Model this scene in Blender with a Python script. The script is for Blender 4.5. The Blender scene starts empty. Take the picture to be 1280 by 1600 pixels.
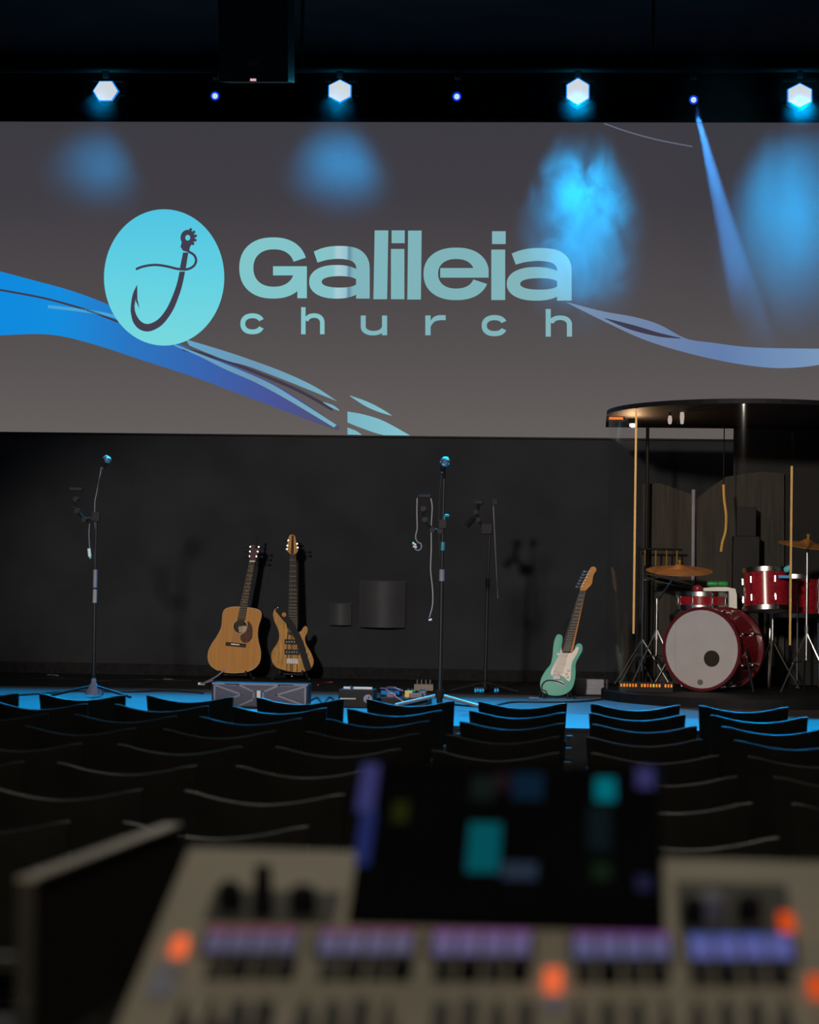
import bpy, bmesh, math, random
from mathutils import Vector, Matrix
random.seed(7)
sc = bpy.context.scene
COL = sc.collection
R = math.radians

# ------------------------------------------------------------------ camera
FPX = 3800.0                                  # focal length in pixels of the 1280x1600 frame
CAM = Vector((0.0, 0.0, 1.30))
YAW, PITCH, ROLL = R(4.2), math.atan(117 / FPX), R(0.86)
_f = Vector((-math.sin(YAW) * math.cos(PITCH), math.cos(YAW) * math.cos(PITCH), math.sin(PITCH)))
_r = Vector((math.cos(YAW), math.sin(YAW), 0))
_u = _r.cross(_f)
_rr = _r * math.cos(ROLL) + _u * math.sin(ROLL)
_uu = -_r * math.sin(ROLL) + _u * math.cos(ROLL)
cd = bpy.data.cameras.new('camera')
cd.sensor_fit = 'HORIZONTAL'; cd.sensor_width = 24.0; cd.lens = FPX / 1280 * 24.0
cd.clip_start = 0.05; cd.clip_end = 100
cd.dof.use_dof = True; cd.dof.focus_distance = 17.6; cd.dof.aperture_fstop = cd.lens / 19.0
cam = bpy.data.objects.new('camera', cd); COL.objects.link(cam)
M3 = Matrix((_rr, _uu, -_f)).transposed()
cam.matrix_world = Matrix.Translation(CAM) @ M3.to_4x4()
sc.camera = cam

def ray(px, py):
    return _f + _rr * ((px - 640) / FPX) + _uu * ((800 - py) / FPX)
def P(px, py, Y):                              # where the sight line through a pixel meets the upright plane y = Y
    d = ray(px, py); return CAM + d * (Y / d.y)
def F(px, py, z):                              # ... meets the level plane z
    d = ray(px, py); return CAM + d * ((z - CAM.z) / d.z)

# ------------------------------------------------------------------ world, lights, exposure
w = bpy.data.worlds.new('world'); sc.world = w; w.use_nodes = True
w.node_tree.nodes['Background'].inputs[0].default_value = (0.75, 0.8, 1.0, 1)
w.node_tree.nodes['Background'].inputs[1].default_value = 0.0012
sc.view_settings.view_transform = 'Standard'; sc.view_settings.look = 'None'
sc.view_settings.exposure = 0.0; sc.view_settings.gamma = 1.0
sc.view_settings.use_curve_mapping = False
sc.cycles.use_denoising = True
sc.cycles.volume_bounces = 0
sc.cycles.volume_step_rate = 0.3
sc.cycles.max_bounces = 6
sc.cycles.transparent_max_bounces = 24
sc.cycles.sample_clamp_indirect = 4.0

STAGE = 0.58; WALL_Y = 18.8; SCREEN_Y = 18.70; FRONT_Y = 12.7; CEIL = 5.45

def light(name, kind, loc, target, energy, color, **kw):
    l = bpy.data.lights.new(name, kind); l.energy = energy; l.color = color
    for k, v in kw.items(): setattr(l, k, v)
    o = bpy.data.objects.new(name, l); COL.objects.link(o); o.location = loc
    o.rotation_euler = (Vector(target) - Vector(loc)).to_track_quat('-Z', 'Y').to_euler()
    return o
# front-of-house profile spot: lights instruments, wall and drums from the audience, slightly left
fs = light('front_spot', 'SPOT', (-2.7, -1.5, 4.1), (-0.45, 18.8, 1.20), 7600, (1.0, 0.90, 0.80), spot_size=R(27), spot_blend=0.45, shadow_soft_size=0.30)
fs.scale = (1.0, 0.40, 1.0)                   # spread lens: wide and low beam that clears the audience
# dim unseen house lights; the rear one is added fill for chair backs
HOUSE = [(-0.4, -1.2, 340, 75, 6.0, 0.6), (-1.7, 11.6, 130, 44, 6.2, 0.8), (0.5, 11.6, 130, 44, 6.2, 0.8)]
for hx, hy, he, ha, ty, tz in HOUSE:
    light('house_light', 'SPOT', (hx, hy, CEIL - 0.12), (hx * 0.6, ty, tz), he, (1.0, 0.91, 0.74), spot_size=R(ha), spot_blend=0.8, shadow_soft_size=0.14)

# ------------------------------------------------------------------ helpers
def lin(r, g, b):
    f = lambda c: (c / 255 / 12.92) if c / 255 <= 0.04045 else ((c / 255 + 0.055) / 1.055) ** 2.4
    return (f(r), f(g), f(b))
MATS = {}
def mat(name, color, rough=0.5, metal=0.0, var=0.12, scale=8.0, bump=0.0, coat=0.0, stretch=None, spec=0.5):
    m = bpy.data.materials.new(name); m.use_nodes = True; nt = m.node_tree; b = nt.nodes['Principled BSDF']
    tc = nt.nodes.new('ShaderNodeTexCoord'); n = nt.nodes.new('ShaderNodeTexNoise'); n.inputs['Scale'].default_value = scale
    n.inputs['Detail'].default_value = 5
    src = tc.outputs['Object']
    if stretch:
        mp = nt.nodes.new('ShaderNodeMapping'); mp.inputs['Scale'].default_value = stretch
        nt.links.new(src, mp.inputs['Vector']); src = mp.outputs['Vector']
    nt.links.new(src, n.inputs['Vector'])
    cr = nt.nodes.new('ShaderNodeValToRGB')
    cr.color_ramp.elements[0].position = 0.3; cr.color_ramp.elements[1].position = 0.7
    cr.color_ramp.elements[0].color = tuple(c * (1 - var) for c in color) + (1,)
    cr.color_ramp.elements[1].color = tuple(min(1, c * (1 + var)) for c in color) + (1,)
    nt.links.new(n.outputs['Fac'], cr.inputs['Fac']); nt.links.new(cr.outputs['Color'], b.inputs['Base Color'])
    b.inputs['Roughness'].default_value = rough; b.inputs['Metallic'].default_value = metal
    b.inputs['Coat Weight'].default_value = coat; b.inputs['Specular IOR Level'].default_value = spec
    if bump:
        bp = nt.nodes.new('ShaderNodeBump'); bp.inputs['Strength'].default_value = bump; bp.inputs['Distance'].default_value = 0.01
        nt.links.new(n.outputs['Fac'], bp.inputs['Height']); nt.links.new(bp.outputs['Normal'], b.inputs['Normal'])
    MATS[name] = m; return m
def emit(name, color, strength=1.0):
    m = bpy.data.materials.new(name); m.use_nodes = True; nt = m.node_tree; nt.nodes.clear()
    e = nt.nodes.new('ShaderNodeEmission'); e.inputs[0].default_value = tuple(color) + (1,); e.inputs[1].default_value = strength
    o = nt.nodes.new('ShaderNodeOutputMaterial'); nt.links.new(e.outputs[0], o.inputs[0]); return m
def emit_ramp(name, axis, stops, strength=1.0):
    """picture on a screen: colour runs along a world axis; stops = [(coordinate, rgb)]"""
    m = bpy.data.materials.new(name); m.use_nodes = True; nt = m.node_tree; nt.nodes.clear()
    tc = nt.nodes.new('ShaderNodeTexCoord'); sx = nt.nodes.new('ShaderNodeSeparateXYZ'); nt.links.new(tc.outputs['Object'], sx.inputs[0])
    mr = nt.nodes.new('ShaderNodeMapRange'); lo, hi = stops[0][0], stops[-1][0]
    mr.inputs['From Min'].default_value = lo; mr.inputs['From Max'].default_value = hi
    nt.links.new(sx.outputs[axis], mr.inputs['Value'])
    cr = nt.nodes.new('ShaderNodeValToRGB'); el = cr.color_ramp.elements
    while len(el) < len(stops): el.new(0.5)
    for i, (c, rgb) in enumerate(stops):
        el[i].position = (c - lo) / (hi - lo); el[i].color = tuple(rgb) + (1,)
    nt.links.new(mr.outputs[0], cr.inputs[0])
    e = nt.nodes.new('ShaderNodeEmission'); e.inputs[1].default_value = strength; nt.links.new(cr.outputs[0], e.inputs[0])
    o = nt.nodes.new('ShaderNodeOutputMaterial'); nt.links.new(e.outputs[0], o.inputs[0]); return m

class MB:
    def __init__(s): s.bm = bmesh.new()
    def box(s, lo, hi, M=None):
        r = bmesh.ops.create_cube(s.bm, size=1.0)
        for v in r['verts']:
            v.co = Vector([(lo[i] + hi[i]) / 2 + v.co[i] * (hi[i] - lo[i]) for i in range(3)])
            if M: v.co = M @ v.co
        return s
    def cyl(s, a, b, r0, r1=None, n=12, cap=True):
        a, b = Vector(a), Vector(b); r1 = r0 if r1 is None else r1
        q = (b - a).to_track_quat('Z', 'Y').to_matrix()
        A = [s.bm.verts.new(a + q @ Vector((r0 * math.cos(2 * math.pi * i / n), r0 * math.sin(2 * math.pi * i / n), 0))) for i in range(n)]
        B = [s.bm.verts.new(b + q @ Vector((r1 * math.cos(2 * math.pi * i / n), r1 * math.sin(2 * math.pi * i / n), 0))) for i in range(n)]
        for i in range(n): s.bm.faces.new((A[i], A[(i + 1) % n], B[(i + 1) % n], B[i]))
        if cap: s.bm.faces.new(A[::-1]); s.bm.faces.new(B)
        return s
    def lathe(s, a, b, prof, n=24):
        """prof = [(t along a->b in metres, radius)]"""
        a, b = Vector(a), Vector(b); q = (b - a).to_track_quat('Z', 'Y').to_matrix(); rings = []
        for t, r in prof:
            if r < 1e-6: rings.append([s.bm.verts.new(a + q @ Vector((0, 0, t)))])
            else: rings.append([s.bm.verts.new(a + q @ Vector((r * math.cos(2 * math.pi * i / n), r * math.sin(2 * math.pi * i / n), t))) for i in range(n)])
        for A, B in zip(rings, rings[1:]):
            for i in range(n):
                j = (i + 1) % n
                if len(A) == 1 and len(B) == 1: continue
                if len(A) == 1: s.bm.faces.new((A[0], B[j], B[i]))
                elif len(B) == 1: s.bm.faces.new((A[i], A[j], B[0]))
                else: s.bm.faces.new((A[i], A[j], B[j], B[i]))
        return s
    def tube(s, pts, r, n=8, smooth=4):
        pts = [Vector(p) for p in pts]
        if smooth > 1 and len(pts) > 2: pts = catmull(pts, smooth)
        rings = []
        for i, p in enumerate(pts):
            d = (pts[min(i + 1, len(pts) - 1)] - pts[max(i - 1, 0)]).normalized()
            up = Vector((0, 0, 1)) if abs(d.z) < 0.9 else Vector((0, 1, 0))
            x = d.cross(up).normalized(); y = d.cross(x).normalized()
            rings.append([s.bm.verts.new(p + (x * math.cos(2 * math.pi * k / n) + y * math.sin(2 * math.pi * k / n)) * r) for k in range(n)])
        for A, B in zip(rings, rings[1:]):
            for i in range(n): s.bm.faces.new((A[i], A[(i + 1) % n], B[(i + 1) % n], B[i]))
        s.bm.faces.new(rings[0][::-1]); s.bm.faces.new(rings[-1]); return s
    def prism(s, poly, y0, y1):
        """polygon in (x, z), extruded between two y"""
        A = [s.bm.verts.new((p[0], y0, p[1])) for p in poly]; B = [s.bm.verts.new((p[0], y1, p[1])) for p in poly]
        f1 = s.bm.faces.new(A); f2 = s.bm.faces.new(B[::-1]); n = len(poly)
        for i in range(n): s.bm.faces.new((A[i], B[i], B[(i + 1) % n], A[(i + 1) % n]))
        return s
    def poly(s, pts):
        s.bm.faces.new([s.bm.verts.new(p) for p in pts]); return s
    def strip(s, L, Rr):
        a = [s.bm.verts.new(p) for p in L]; b = [s.bm.verts.new(p) for p in Rr]
        for i in range(len(a) - 1): s.bm.faces.new((a[i], b[i], b[i + 1], a[i + 1]))
        return s
    def build(s, name, material, parent=None, loc=None, smooth=False, bevel=0.0, M=None):
        bm = s.bm
        if loc is not None:
            for v in bm.verts: v.co -= Vector(loc)
        bmesh.ops.recalc_face_normals(bm, faces=bm.faces)
        if bevel:
            bmesh.ops.bevel(bm, geom=[e for e in bm.edges if len(e.link_faces) == 2 and e.calc_face_angle(0) > 0.5], offset=bevel, segments=2, affect='EDGES', profile=0.7)
        if smooth:
            for f in bm.faces: f.smooth = True
            for e in bm.edges:
                if len(e.link_faces) == 2 and e.calc_face_angle(0) > 0.7: e.smooth = False
        me = bpy.data.meshes.new(name); bm.to_mesh(me); bm.free(); me.materials.append(material)
        o = bpy.data.objects.new(name, me); COL.objects.link(o)
        if loc is not None: o.location = loc
        if M is not None: o.matrix_world = M
        if parent is not None: o.parent = parent
        return o
def catmull(pts, k):
    out = []
    for i in range(len(pts) - 1):
        p0, p1, p2, p3 = pts[max(i - 1, 0)], pts[i], pts[i + 1], pts[min(i + 2, len(pts) - 1)]
        for j in range(k):
            t = j / k
            out.append(0.5 * ((2 * p1) + (p2 - p0) * t + (2 * p0 - 5 * p1 + 4 * p2 - p3) * t * t + (3 * p1 - p0 - 3 * p2 + p3) * t ** 3))
    out.append(pts[-1]); return out
def closed_smooth(poly, k=3):
    """smooth closed 2-D outline"""
    n = len(poly); V = [Vector((p[0], p[1])) for p in poly]; out = []
    for i in range(n):
        p0, p1, p2, p3 = V[i - 1], V[i], V[(i + 1) % n], V[(i + 2) % n]
        for j in range(k):
            t = j / k
            out.append(tuple(0.5 * ((2 * p1) + (p2 - p0) * t + (2 * p0 - 5 * p1 + 4 * p2 - p3) * t * t + (3 * p1 - p0 - 3 * p2 + p3) * t ** 3)))
    return out
def tag(o, label=None, cat=None, group=None, kind=None):
    if label: o['label'] = label
    if cat: o['category'] = cat
    if group: o['group'] = group
    if kind: o['kind'] = kind
    return o
def thing(name, label, cat, loc=(0, 0, 0), group=None, rotz=0.0):
    o = bpy.data.objects.new(name, None); COL.objects.link(o); o.location = loc; o.rotation_euler = (0, 0, rotz)
    o.empty_display_size = 0.1
    return tag(o, label, cat, group)
def copy_tree(o, parent=None):
    c = o.copy(); COL.objects.link(c)
    if parent is not None: c.parent = parent
    for ch in list(o.children): copy_tree(ch, c)
    return c

# ------------------------------------------------------------------ materials
M_wall = mat('black_wall_paint', (0.0265, 0.0285, 0.0325), 0.9, var=0.15, scale=3, bump=0.1, spec=0.1)
M_ceil = mat('dark_ceiling_paint', (0.020, 0.026, 0.034), 0.9, var=0.25, scale=2, spec=0.2)
M_floor = mat('dark_hall_carpet', (0.012, 0.011, 0.010), 0.95, var=0.3, scale=60, bump=0.3, spec=0.1)
M_stage = mat('grey_stage_floor', (0.105, 0.10, 0.10), 0.5, var=0.25, scale=6, stretch=(0.6, 4, 1), bump=0.05)
M_mat = mat('black_stage_carpet', (0.012, 0.012, 0.013), 0.9, var=0.3, scale=30, bump=0.2, spec=0.15)
M_fascia = mat('grey_stage_fascia', (0.20, 0.19, 0.18), 0.7, var=0.15, scale=5)
M_black = mat('black_plastic', (0.010, 0.010, 0.011), 0.5, spec=0.12)
M_blackm = mat('black_matt_metal', (0.014, 0.014, 0.016), 0.45, spec=0.25)
M_rubber = mat('black_rubber', (0.008, 0.008, 0.008), 0.7)
M_chrome = mat('chrome', (0.62, 0.62, 0.63), 0.25, metal=1.0, var=0.05)
M_nickel2 = mat('dark_badge', (0.05, 0.05, 0.05), 0.6)
M_nickel = mat('dull_nickel', (0.30, 0.29, 0.30), 0.55, metal=0.7)
M_steel = mat('dull_steel', (0.28, 0.28, 0.29), 0.5, metal=0.9)
M_white = mat('white_plastic', (0.75, 0.73, 0.70), 0.45, var=0.05)
M_lead = mat('pale_grey_lead', (0.26, 0.25, 0.27), 0.5)
M_grille = mat('speaker_grille', (0.062, 0.062, 0.092), 0.6, var=0.35, scale=260)
M_greyline = mat('grille_trim', (0.19, 0.19, 0.25), 0.5)

# ------------------------------------------------------------------ the room
XL, XR, YB = -8.0, 6.5, -4.0
tag(MB().box((XL, YB, -0.1), (XR, WALL_Y, 0)).build('floor', M_floor), kind='structure')
tag(MB().box((XL, WALL_Y, -0.1), (XR, WALL_Y + 0.2, CEIL + 0.3)).build('wall_back', M_wall), kind='structure')
tag(MB().box((XL - 0.2, YB, -0.1), (XL, WALL_Y + 0.2, CEIL + 0.3)).build('wall_left', M_wall), kind='structure')
tag(MB().box((XR, YB, -0.1), (XR + 0.2, WALL_Y + 0.2, CEIL + 0.3)).build('wall_right', M_wall), kind='structure')
tag(MB().box((XL - 0.2, YB, CEIL), (XR + 0.2, WALL_Y, CEIL + 0.2)).build('ceiling', M_ceil), kind='structure')
tag(MB().box((XL, FRONT_Y, 0.0), (XR, WALL_Y, STAGE - 0.02)).build('stage_base', M_fascia), 'grey front of the raised stage behind the chairs', kind='structure')
stage = tag(MB().box((XL, FRONT_Y - 0.02, STAGE - 0.02), (XR, WALL_Y, STAGE)).build('stage_floor', M_stage), kind='structure')
tag(MB().box((XL, 16.45, STAGE), (XR, WALL_Y, STAGE + 0.004)).build('floor_stage_carpet', M_mat), kind='structure')
tag(MB().box((XL, WALL_Y - 0.03, P(640, 189.5, WALL_Y).z + 0.02), (XR, WALL_Y, CEIL)).build('trim_1', mat('black_velvet_valance', (0.0055, 0.0065, 0.0085), 0.95, spec=0.05)), kind='structure')  # added dark sheet that puts shade on the wall above the screen
tag(MB().box((XL, WALL_Y - 0.015, STAGE + 0.004), (XR, WALL_Y, STAGE + 0.09)).build('baseboard_back', M_mat), kind='structure')

# ------------------------------------------------------------------ projection screen
def SP(px, py, k=0): return P(px, py, SCREEN_Y - 0.003 * k)
screen = thing('projection_screen', 'wide grey screen showing a church logo with a fish hook', 'screen', P(640, 683, SCREEN_Y))
zt, zb = SP(640, 190.5).z, SP(640, 680).z
tl = Vector((-5.6, SCREEN_Y, SP(0, 190).z)); tr = Vector((3.6, SCREEN_Y, SP(1280, 192).z))
bl = Vector((-5.6, SCREEN_Y, SP(0, 674).z)); br = Vector((3.6, SCREEN_Y, SP(1280, 687).z))
zt = (tl.z + tr.z) / 2; zb = (bl.z + br.z) / 2
m_screen = emit_ramp('screen_picture_grey', 2, [(zb, lin(99, 94, 92)), (zb + 0.35 * (zt - zb), lin(82, 77, 78)), (zb + 0.75 * (zt - zb), lin(64, 61, 67)), (zt, lin(60, 59, 65))])  # grey picture gradient; the bluish top also carries a haze tint
def screen_part(name, mb, m, label=None, parent=screen):
    # keep world coordinates in the mesh so that the ramps can use them
    o = mb.build(name, m); o.parent = parent
    o.matrix_parent_inverse = parent.matrix_world.inverted() if parent is not screen else Matrix.Translation(-screen.location)
    if label: o['label'] = label
    return o
b = MB()
A = [b.bm.verts.new(v) for v in (tl, tr, br, bl)]; Bk = [b.bm.verts.new(v + Vector((0, 0.05, 0))) for v in (tl, tr, br, bl)]
b.bm.faces.new(A); b.bm.faces.new(Bk[::-1])
for i in range(4): b.bm.faces.new((A[i], Bk[i], Bk[(i + 1) % 4], A[(i + 1) % 4]))
screen_part('picture_panel', b, m_screen)
screen_part('frame', MB().box((-5.62, SCREEN_Y + 0.002, zt + 0.004), (3.62, SCREEN_Y + 0.09, zt + 0.03)).box((-5.62, SCREEN_Y + 0.05, zb - 0.01), (3.62, SCREEN_Y + 0.09, zb + 0.0)), M_black)

def px_poly(mb, pts, k): mb.poly([SP(x, y, k) for x, y in pts]); return mb
def px_strip(mb, top, bot, k):
    def res(pl, n=40):
        V = catmull([Vector((x, y, 0)) for x, y in pl], 8); L = [0]
        for a, c in zip(V, V[1:]): L.append(L[-1] + (c - a).length)
        out = []
        for i in range(n + 1):
            t = L[-1] * i / n; j = 0
            while j < len(L) - 2 and L[j + 1] < t: j += 1
            q = (t - L[j]) / max(1e-9, L[j + 1] - L[j]); out.append(V[j].lerp(V[j + 1], min(1, q)))
        return out
    a, c = res(top), res(bot)
    mb.strip([SP(v.x, v.y, k) for v in a], [SP(v.x, v.y, k) for v in c]); return mb
def px_stroke(mb, pts, width, k):
    V = catmull([Vector((x, y, 0)) for x, y in pts], 6); L, Rr = [], []
    for i, p in enumerate(V):
        d = (V[min(i + 1, len(V) - 1)] - V[max(i - 1, 0)]).normalized(); n = Vector((-d.y, d.x, 0))
        wd = width if not callable(width) else width(i / (len(V) - 1))
        L.append(SP(p.x + n.x * wd / 2, p.y + n.y * wd / 2, k)); Rr.append(SP(p.x - n.x * wd / 2, p.y - n.y * wd / 2, k))
    mb.strip(L, Rr); return mb
def px_ring(mb, co, ro, ci, ri, k, a0=0.0, a1=360.0, ex=2.25, n=72):
    def pt(c, r, a):
        ca, sa = math.cos(R(a)), math.sin(R(a))
        return (c[0] + r[0] * math.copysign(abs(ca) ** (2 / ex), ca), c[1] - r[1] * math.copysign(abs(sa) ** (2 / ex), sa))
    L, Rr = [], []
    for i in range(n + 1):
        a = a0 + (a1 - a0) * i / n
        x, y = pt(co, ro, a); L.append(SP(x, y, k)); x, y = pt(ci, ri, a); Rr.append(SP(x, y, k))
    mb.strip(L, Rr); return mb
def rect(x0, y0, x1, y1): return [(x0, y0), (x1, y0), (x1, y1), (x0, y1)]

X = lambda px: SP(px, 450).x
Z = lambda py: SP(640, py).z
# ribbons sweeping across the picture
m_rib = emit_ramp('picture_blue_ribbon', 0, [(X(-60), lin(10, 135, 220)), (X(90), lin(20, 140, 222)), (X(200), lin(40, 118, 195)), (X(330), lin(58, 98, 172)), (X(430), lin(72, 84, 150)), (X(530), lin(82, 80, 105))])
screen_part('picture_ribbon', px_strip(MB(), [(-60, 408), (0, 424), (60, 440), (120, 457), (190, 485), (250, 520), (300, 546), (380, 578), (450, 612), (532, 668)], [(-60, 528), (0, 524), (60, 522), (100, 526), (160, 542), (220, 562), (300, 588), (400, 625), (470, 652), (528, 673)], 1), m_rib, 'blue ribbon on the screen picture')
m_teal = emit_ramp('picture_pale_streak', 0, [(X(270), lin(100, 165, 200)), (X(400), lin(108, 150, 180)), (X(640), lin(130, 195, 205))])
m_dark = emit('picture_dark_line', lin(62, 58, 75))
b = MB()
px_strip(b, [(290, 530), (340, 545), (380, 558), (440, 580), (490, 603), (527, 627)], [(296, 540), (350, 562), (390, 573), (440, 592), (480, 608), (527, 627)], 2)
px_strip(b, [(268, 536), (310, 552), (360, 572), (420, 598), (470, 628), (526, 664)], [(274, 541), (310, 556), (352, 577), (400, 598), (450, 625), (522, 668)], 2)
px_strip(b, [(547, 618), (575, 628), (600, 641), (613, 650)], [(547, 619), (570, 634), (590, 643), (613, 650)], 2)
px_strip(b, [(543, 643), (570, 648), (600, 658), (641, 680.5)], [(543, 660), (560, 667), (585, 676), (600, 680)], 2)
px_strip(b, [(543, 668), (556, 673), (565, 679)], [(543, 679), (550, 679.2), (565, 679.5)], 2)
px_strip(b, [(505, 628), (520, 633), (530, 640)], [(505, 629), (518, 637), (530, 642)], 2)
screen_part('picture_streaks', b, m_teal, 'pale teal streaks in the screen picture')
b = MB()
px_stroke(b, [(-30, 448), (0, 453), (60, 464), (100, 474), (140, 486), (185, 503)], 3.2, 3)
px_stroke(b, [(285, 545), (350, 563), (420, 590), (470, 612), (520, 640)], 5.0, 1.5)
screen_part('picture_dark_lines', b, m_dark)
screen_part('picture_light_line', px_stroke(MB(), [(75, 479), (120, 484), (160, 490), (185, 496)], 5, 3), emit('picture_light_line', lin(72, 165, 215)))
m_rr = emit_ramp('picture_right_ribbon', 0, [(X(885), lin(120, 140, 165)), (X(1000), lin(112, 132, 165)), (X(1130), lin(98, 125, 170)), (X(1290), lin(120, 150, 185))])
screen_part('picture_ribbon', px_strip(MB(), [(886, 472), (940, 486), (990, 495), (1030, 507), (1072, 529), (1110, 535), (1180, 543), (1300, 545)], [(886, 473), (950, 505), (1010, 532), (1080, 553), (1150, 568), (1210, 575), (1260, 573), (1300, 566)], 1), m_rr, 'pale blue ribbon on the right of the screen picture')
b = MB(); px_strip(b, [(945, 497), (990, 508), (1030, 520), (1064, 528)], [(945, 498), (985, 515), (1030, 526), (1064, 529)], 2)
screen_part('picture_dark_slit', b, m_dark)
screen_part('picture_thin_line', px_stroke(MB(), [(944, 193), (985, 207), (1030, 219), (1082, 229)], 2.0, 1), emit('picture_thin_line', lin(100, 105, 125)))

# logo disc with hook
m_disc = emit_ramp('logo_disc', 2, [(Z(540), lin(120, 216, 222)), (Z(430), lin(98, 208, 226)), (Z(328), lin(80, 196, 226))])
b = MB(); b.poly([SP(256.5 + 94 * math.cos(2 * math.pi * i / 96), 433.5 + 106.5 * math.sin(2 * math.pi * i / 96), 4) for i in range(96)])
logo = screen_part('logo_disc', b, m_disc, 'cyan oval logo with a fish hook')
m_hook = emit('logo_hook', lin(66, 62, 78))
zc = lambda x, y: (150 + x / 3.368, 310 + y / 3.368)
b = MB()
inner = [(440, 385), (428, 440), (412, 490), (385, 555), (355, 605), (318, 643), (270, 661), (232, 643), (208, 602), (203, 565)]
outer = [(469, 385), (458, 440), (443, 495), (412, 575), (375, 635), (335, 676), (280, 700), (230, 690), (195, 650), (182, 592)]
px_strip(b, [zc(*p) for p in outer], [zc(*p) for p in inner], 5)
px_strip(b, [zc(182, 592), zc(185, 550), zc(195, 500), zc(216, 455)], [zc(203, 565), zc(207, 540), zc(213, 510), zc(217, 456)], 5)
px_poly(b, [zc(209, 540), zc(217, 456), zc(218, 530), zc(230, 582)], 5)
px_poly(b, [zc(458, 285), zc(486, 285), zc(472, 375), zc(441, 370)], 5)
px_ring(b, zc(483, 207), (38 / 3.368, 42 / 3.368), zc(483, 207), (13 / 3.368, 15 / 3.368), 5, ex=2)
for a in (-50, -20, 10, 40, 70):
    cx, cy = 485 + 40 * math.cos(R(a)), 205 - 44 * math.sin(R(a))
    px_poly(b, [zc(cx + 8 * math.cos(t), cy + 8 * math.sin(t)) for t in [i * math.pi / 4 for i in range(8)]], 5)
px_poly(b, [zc(452, 228), zc(515, 228), zc(495, 255), zc(490, 285), zc(458, 275), zc(445, 255)], 5)
px_stroke(b, [zc(*p) for p in [(210, 373), (250, 358), (310, 350), (370, 357), (430, 371), (480, 373), (515, 355), (527, 325), (515, 297), (487, 280)]], 3.8, 5)
o = screen_part('logo_hook', b, m_hook)
# lettering
m_let = emit_ramp('logo_lettering', 0, [(X(370), lin(128, 198, 202)), (X(520), lin(134, 194, 200)), (X(527), lin(170, 205, 215)), (X(541), lin(150, 195, 205)), (X(545), lin(96, 140, 165)), (X(552), lin(128, 180, 188)), (X(700), lin(126, 178, 184)), (X(900), lin(132, 180, 186))])
def letter(name, fn):
    b = MB(); fn(b); screen_part(name, b, m_let)
K = 4
def g_(b):
    px_ring(b, (427, 418.7), (53, 47.8), (428, 418.8), (32, 29.2), K, 17, 357)
    px_poly(b, rect(426.7, 416, 479.6, 430.3), K); px_poly(b, [(465, 429), (479.6, 416), (479.6, 466), (464.7, 466)], K)
def a_(x_left, dy, k=1.0):
    def f(b):
        q = lambda pts: [(x_left + (x - 791.9) * k, y + dy) for x, y in pts]
        px_strip(b, q([(799.7, 396.2), (812, 391.5), (826, 388.5), (842, 387.5), (860, 388.5), (875, 392.5), (886, 401), (892, 412), (893.4, 424)]),
                 q([(806, 413.5), (820, 409.7), (835, 407.8), (846, 407.8), (856, 409), (864, 411.5), (869, 416), (870.6, 420), (870.6, 424)]), K)
        px_poly(b, q(rect(870.6, 424, 893.4, 469.7)), K)
        px_ring(b, q([(838, 443.5)])[0], (46 * k, 26.3), q([(843, 443.6)])[0], (30 * k, 9), K)
    return f
def e_(b):
    px_ring(b, (713, 427.9), (51, 41), (713, 427.8), (28.3, 23.1), K, -354, -20); px_poly(b, rect(688, 418.8, 763.6, 433.8), K)
def slant(x0t, x1t, y0, x0b, x1b, y1): return lambda b: px_poly(b, [(x0t, y0), (x1t, y0), (x1b, y1), (x0b, y1)], K)
def i_(d, s):
    return lambda b: (px_poly(b, rect(*d), K), px_poly(b, rect(*s), K))
letter('letter_g', g_); letter('letter_a', a_(483.1, -3.2, 0.933)); letter('letter_l', slant(585.6, 606.9, 360, 583.6, 605, 467.5))
letter('letter_i', i_((612, 360, 632.5, 380), (611, 389, 632, 467.5))); letter('letter_l', slant(637.8, 659, 360.3, 636.6, 657.8, 468))
letter('letter_e', e_); letter('letter_i', i_((769, 361.3, 790.3, 381.3), (767.8, 390, 789.5, 468.8))); letter('letter_a', a_(791.9, 0))
def c_(x0, x1, y0, y1, s):
    cx, cy, rx, ry = (x0 + x1) / 2, (y0 + y1) / 2, (x1 - x0) / 2, (y1 - y0) / 2
    return lambda b: px_ring(b, (cx, cy), (rx, ry), (cx, cy), (rx - s, ry - s), K, 24, 336)
def h_(x0, x1, yt, y0, y1, s):
    def f(b):
        px_poly(b, rect(x0, yt, x0 + s, y1), K); px_poly(b, rect(x1 - s, y0 + 14, x1, y1), K); cx = (x0 + x1) / 2
        px_ring(b, (cx + 2, y0 + 15), ((x1 - x0) / 2 - 2, 15), (cx + 2, y0 + 15), ((x1 - x0) / 2 - 2 - s, 8), K, 0, 165)
    return f
def u_(b):
    px_poly(b, rect(563.8, 493, 571.6, 510), K); px_poly(b, rect(597, 493, 605, 523.8), K)
    px_ring(b, (583, 509.5), (19.3, 14.5), (584, 509.5), (12.5, 7.5), K, 180, 350)
def r_(b):
    px_poly(b, rect(664.7, 493, 673, 523.8), K); px_strip(b, [(672, 503), (677, 496), (685, 492.7), (696.5, 492.5)], [(672, 512), (678, 503.5), (686, 500.5), (696.5, 500.3)], K)
letter('letter_c', c_(375.7, 413.4, 489.6, 522.3, 7.6)); letter('letter_h', h_(470.6, 507.2, 480, 489.6, 522.3, 7)); letter('letter_u', u_)
letter('letter_r', r_); letter('letter_c', c_(752.8, 792.8, 492.3, 525.3, 8)); letter('letter_h', h_(852.8, 894, 482.8, 493, 526, 8))

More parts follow.
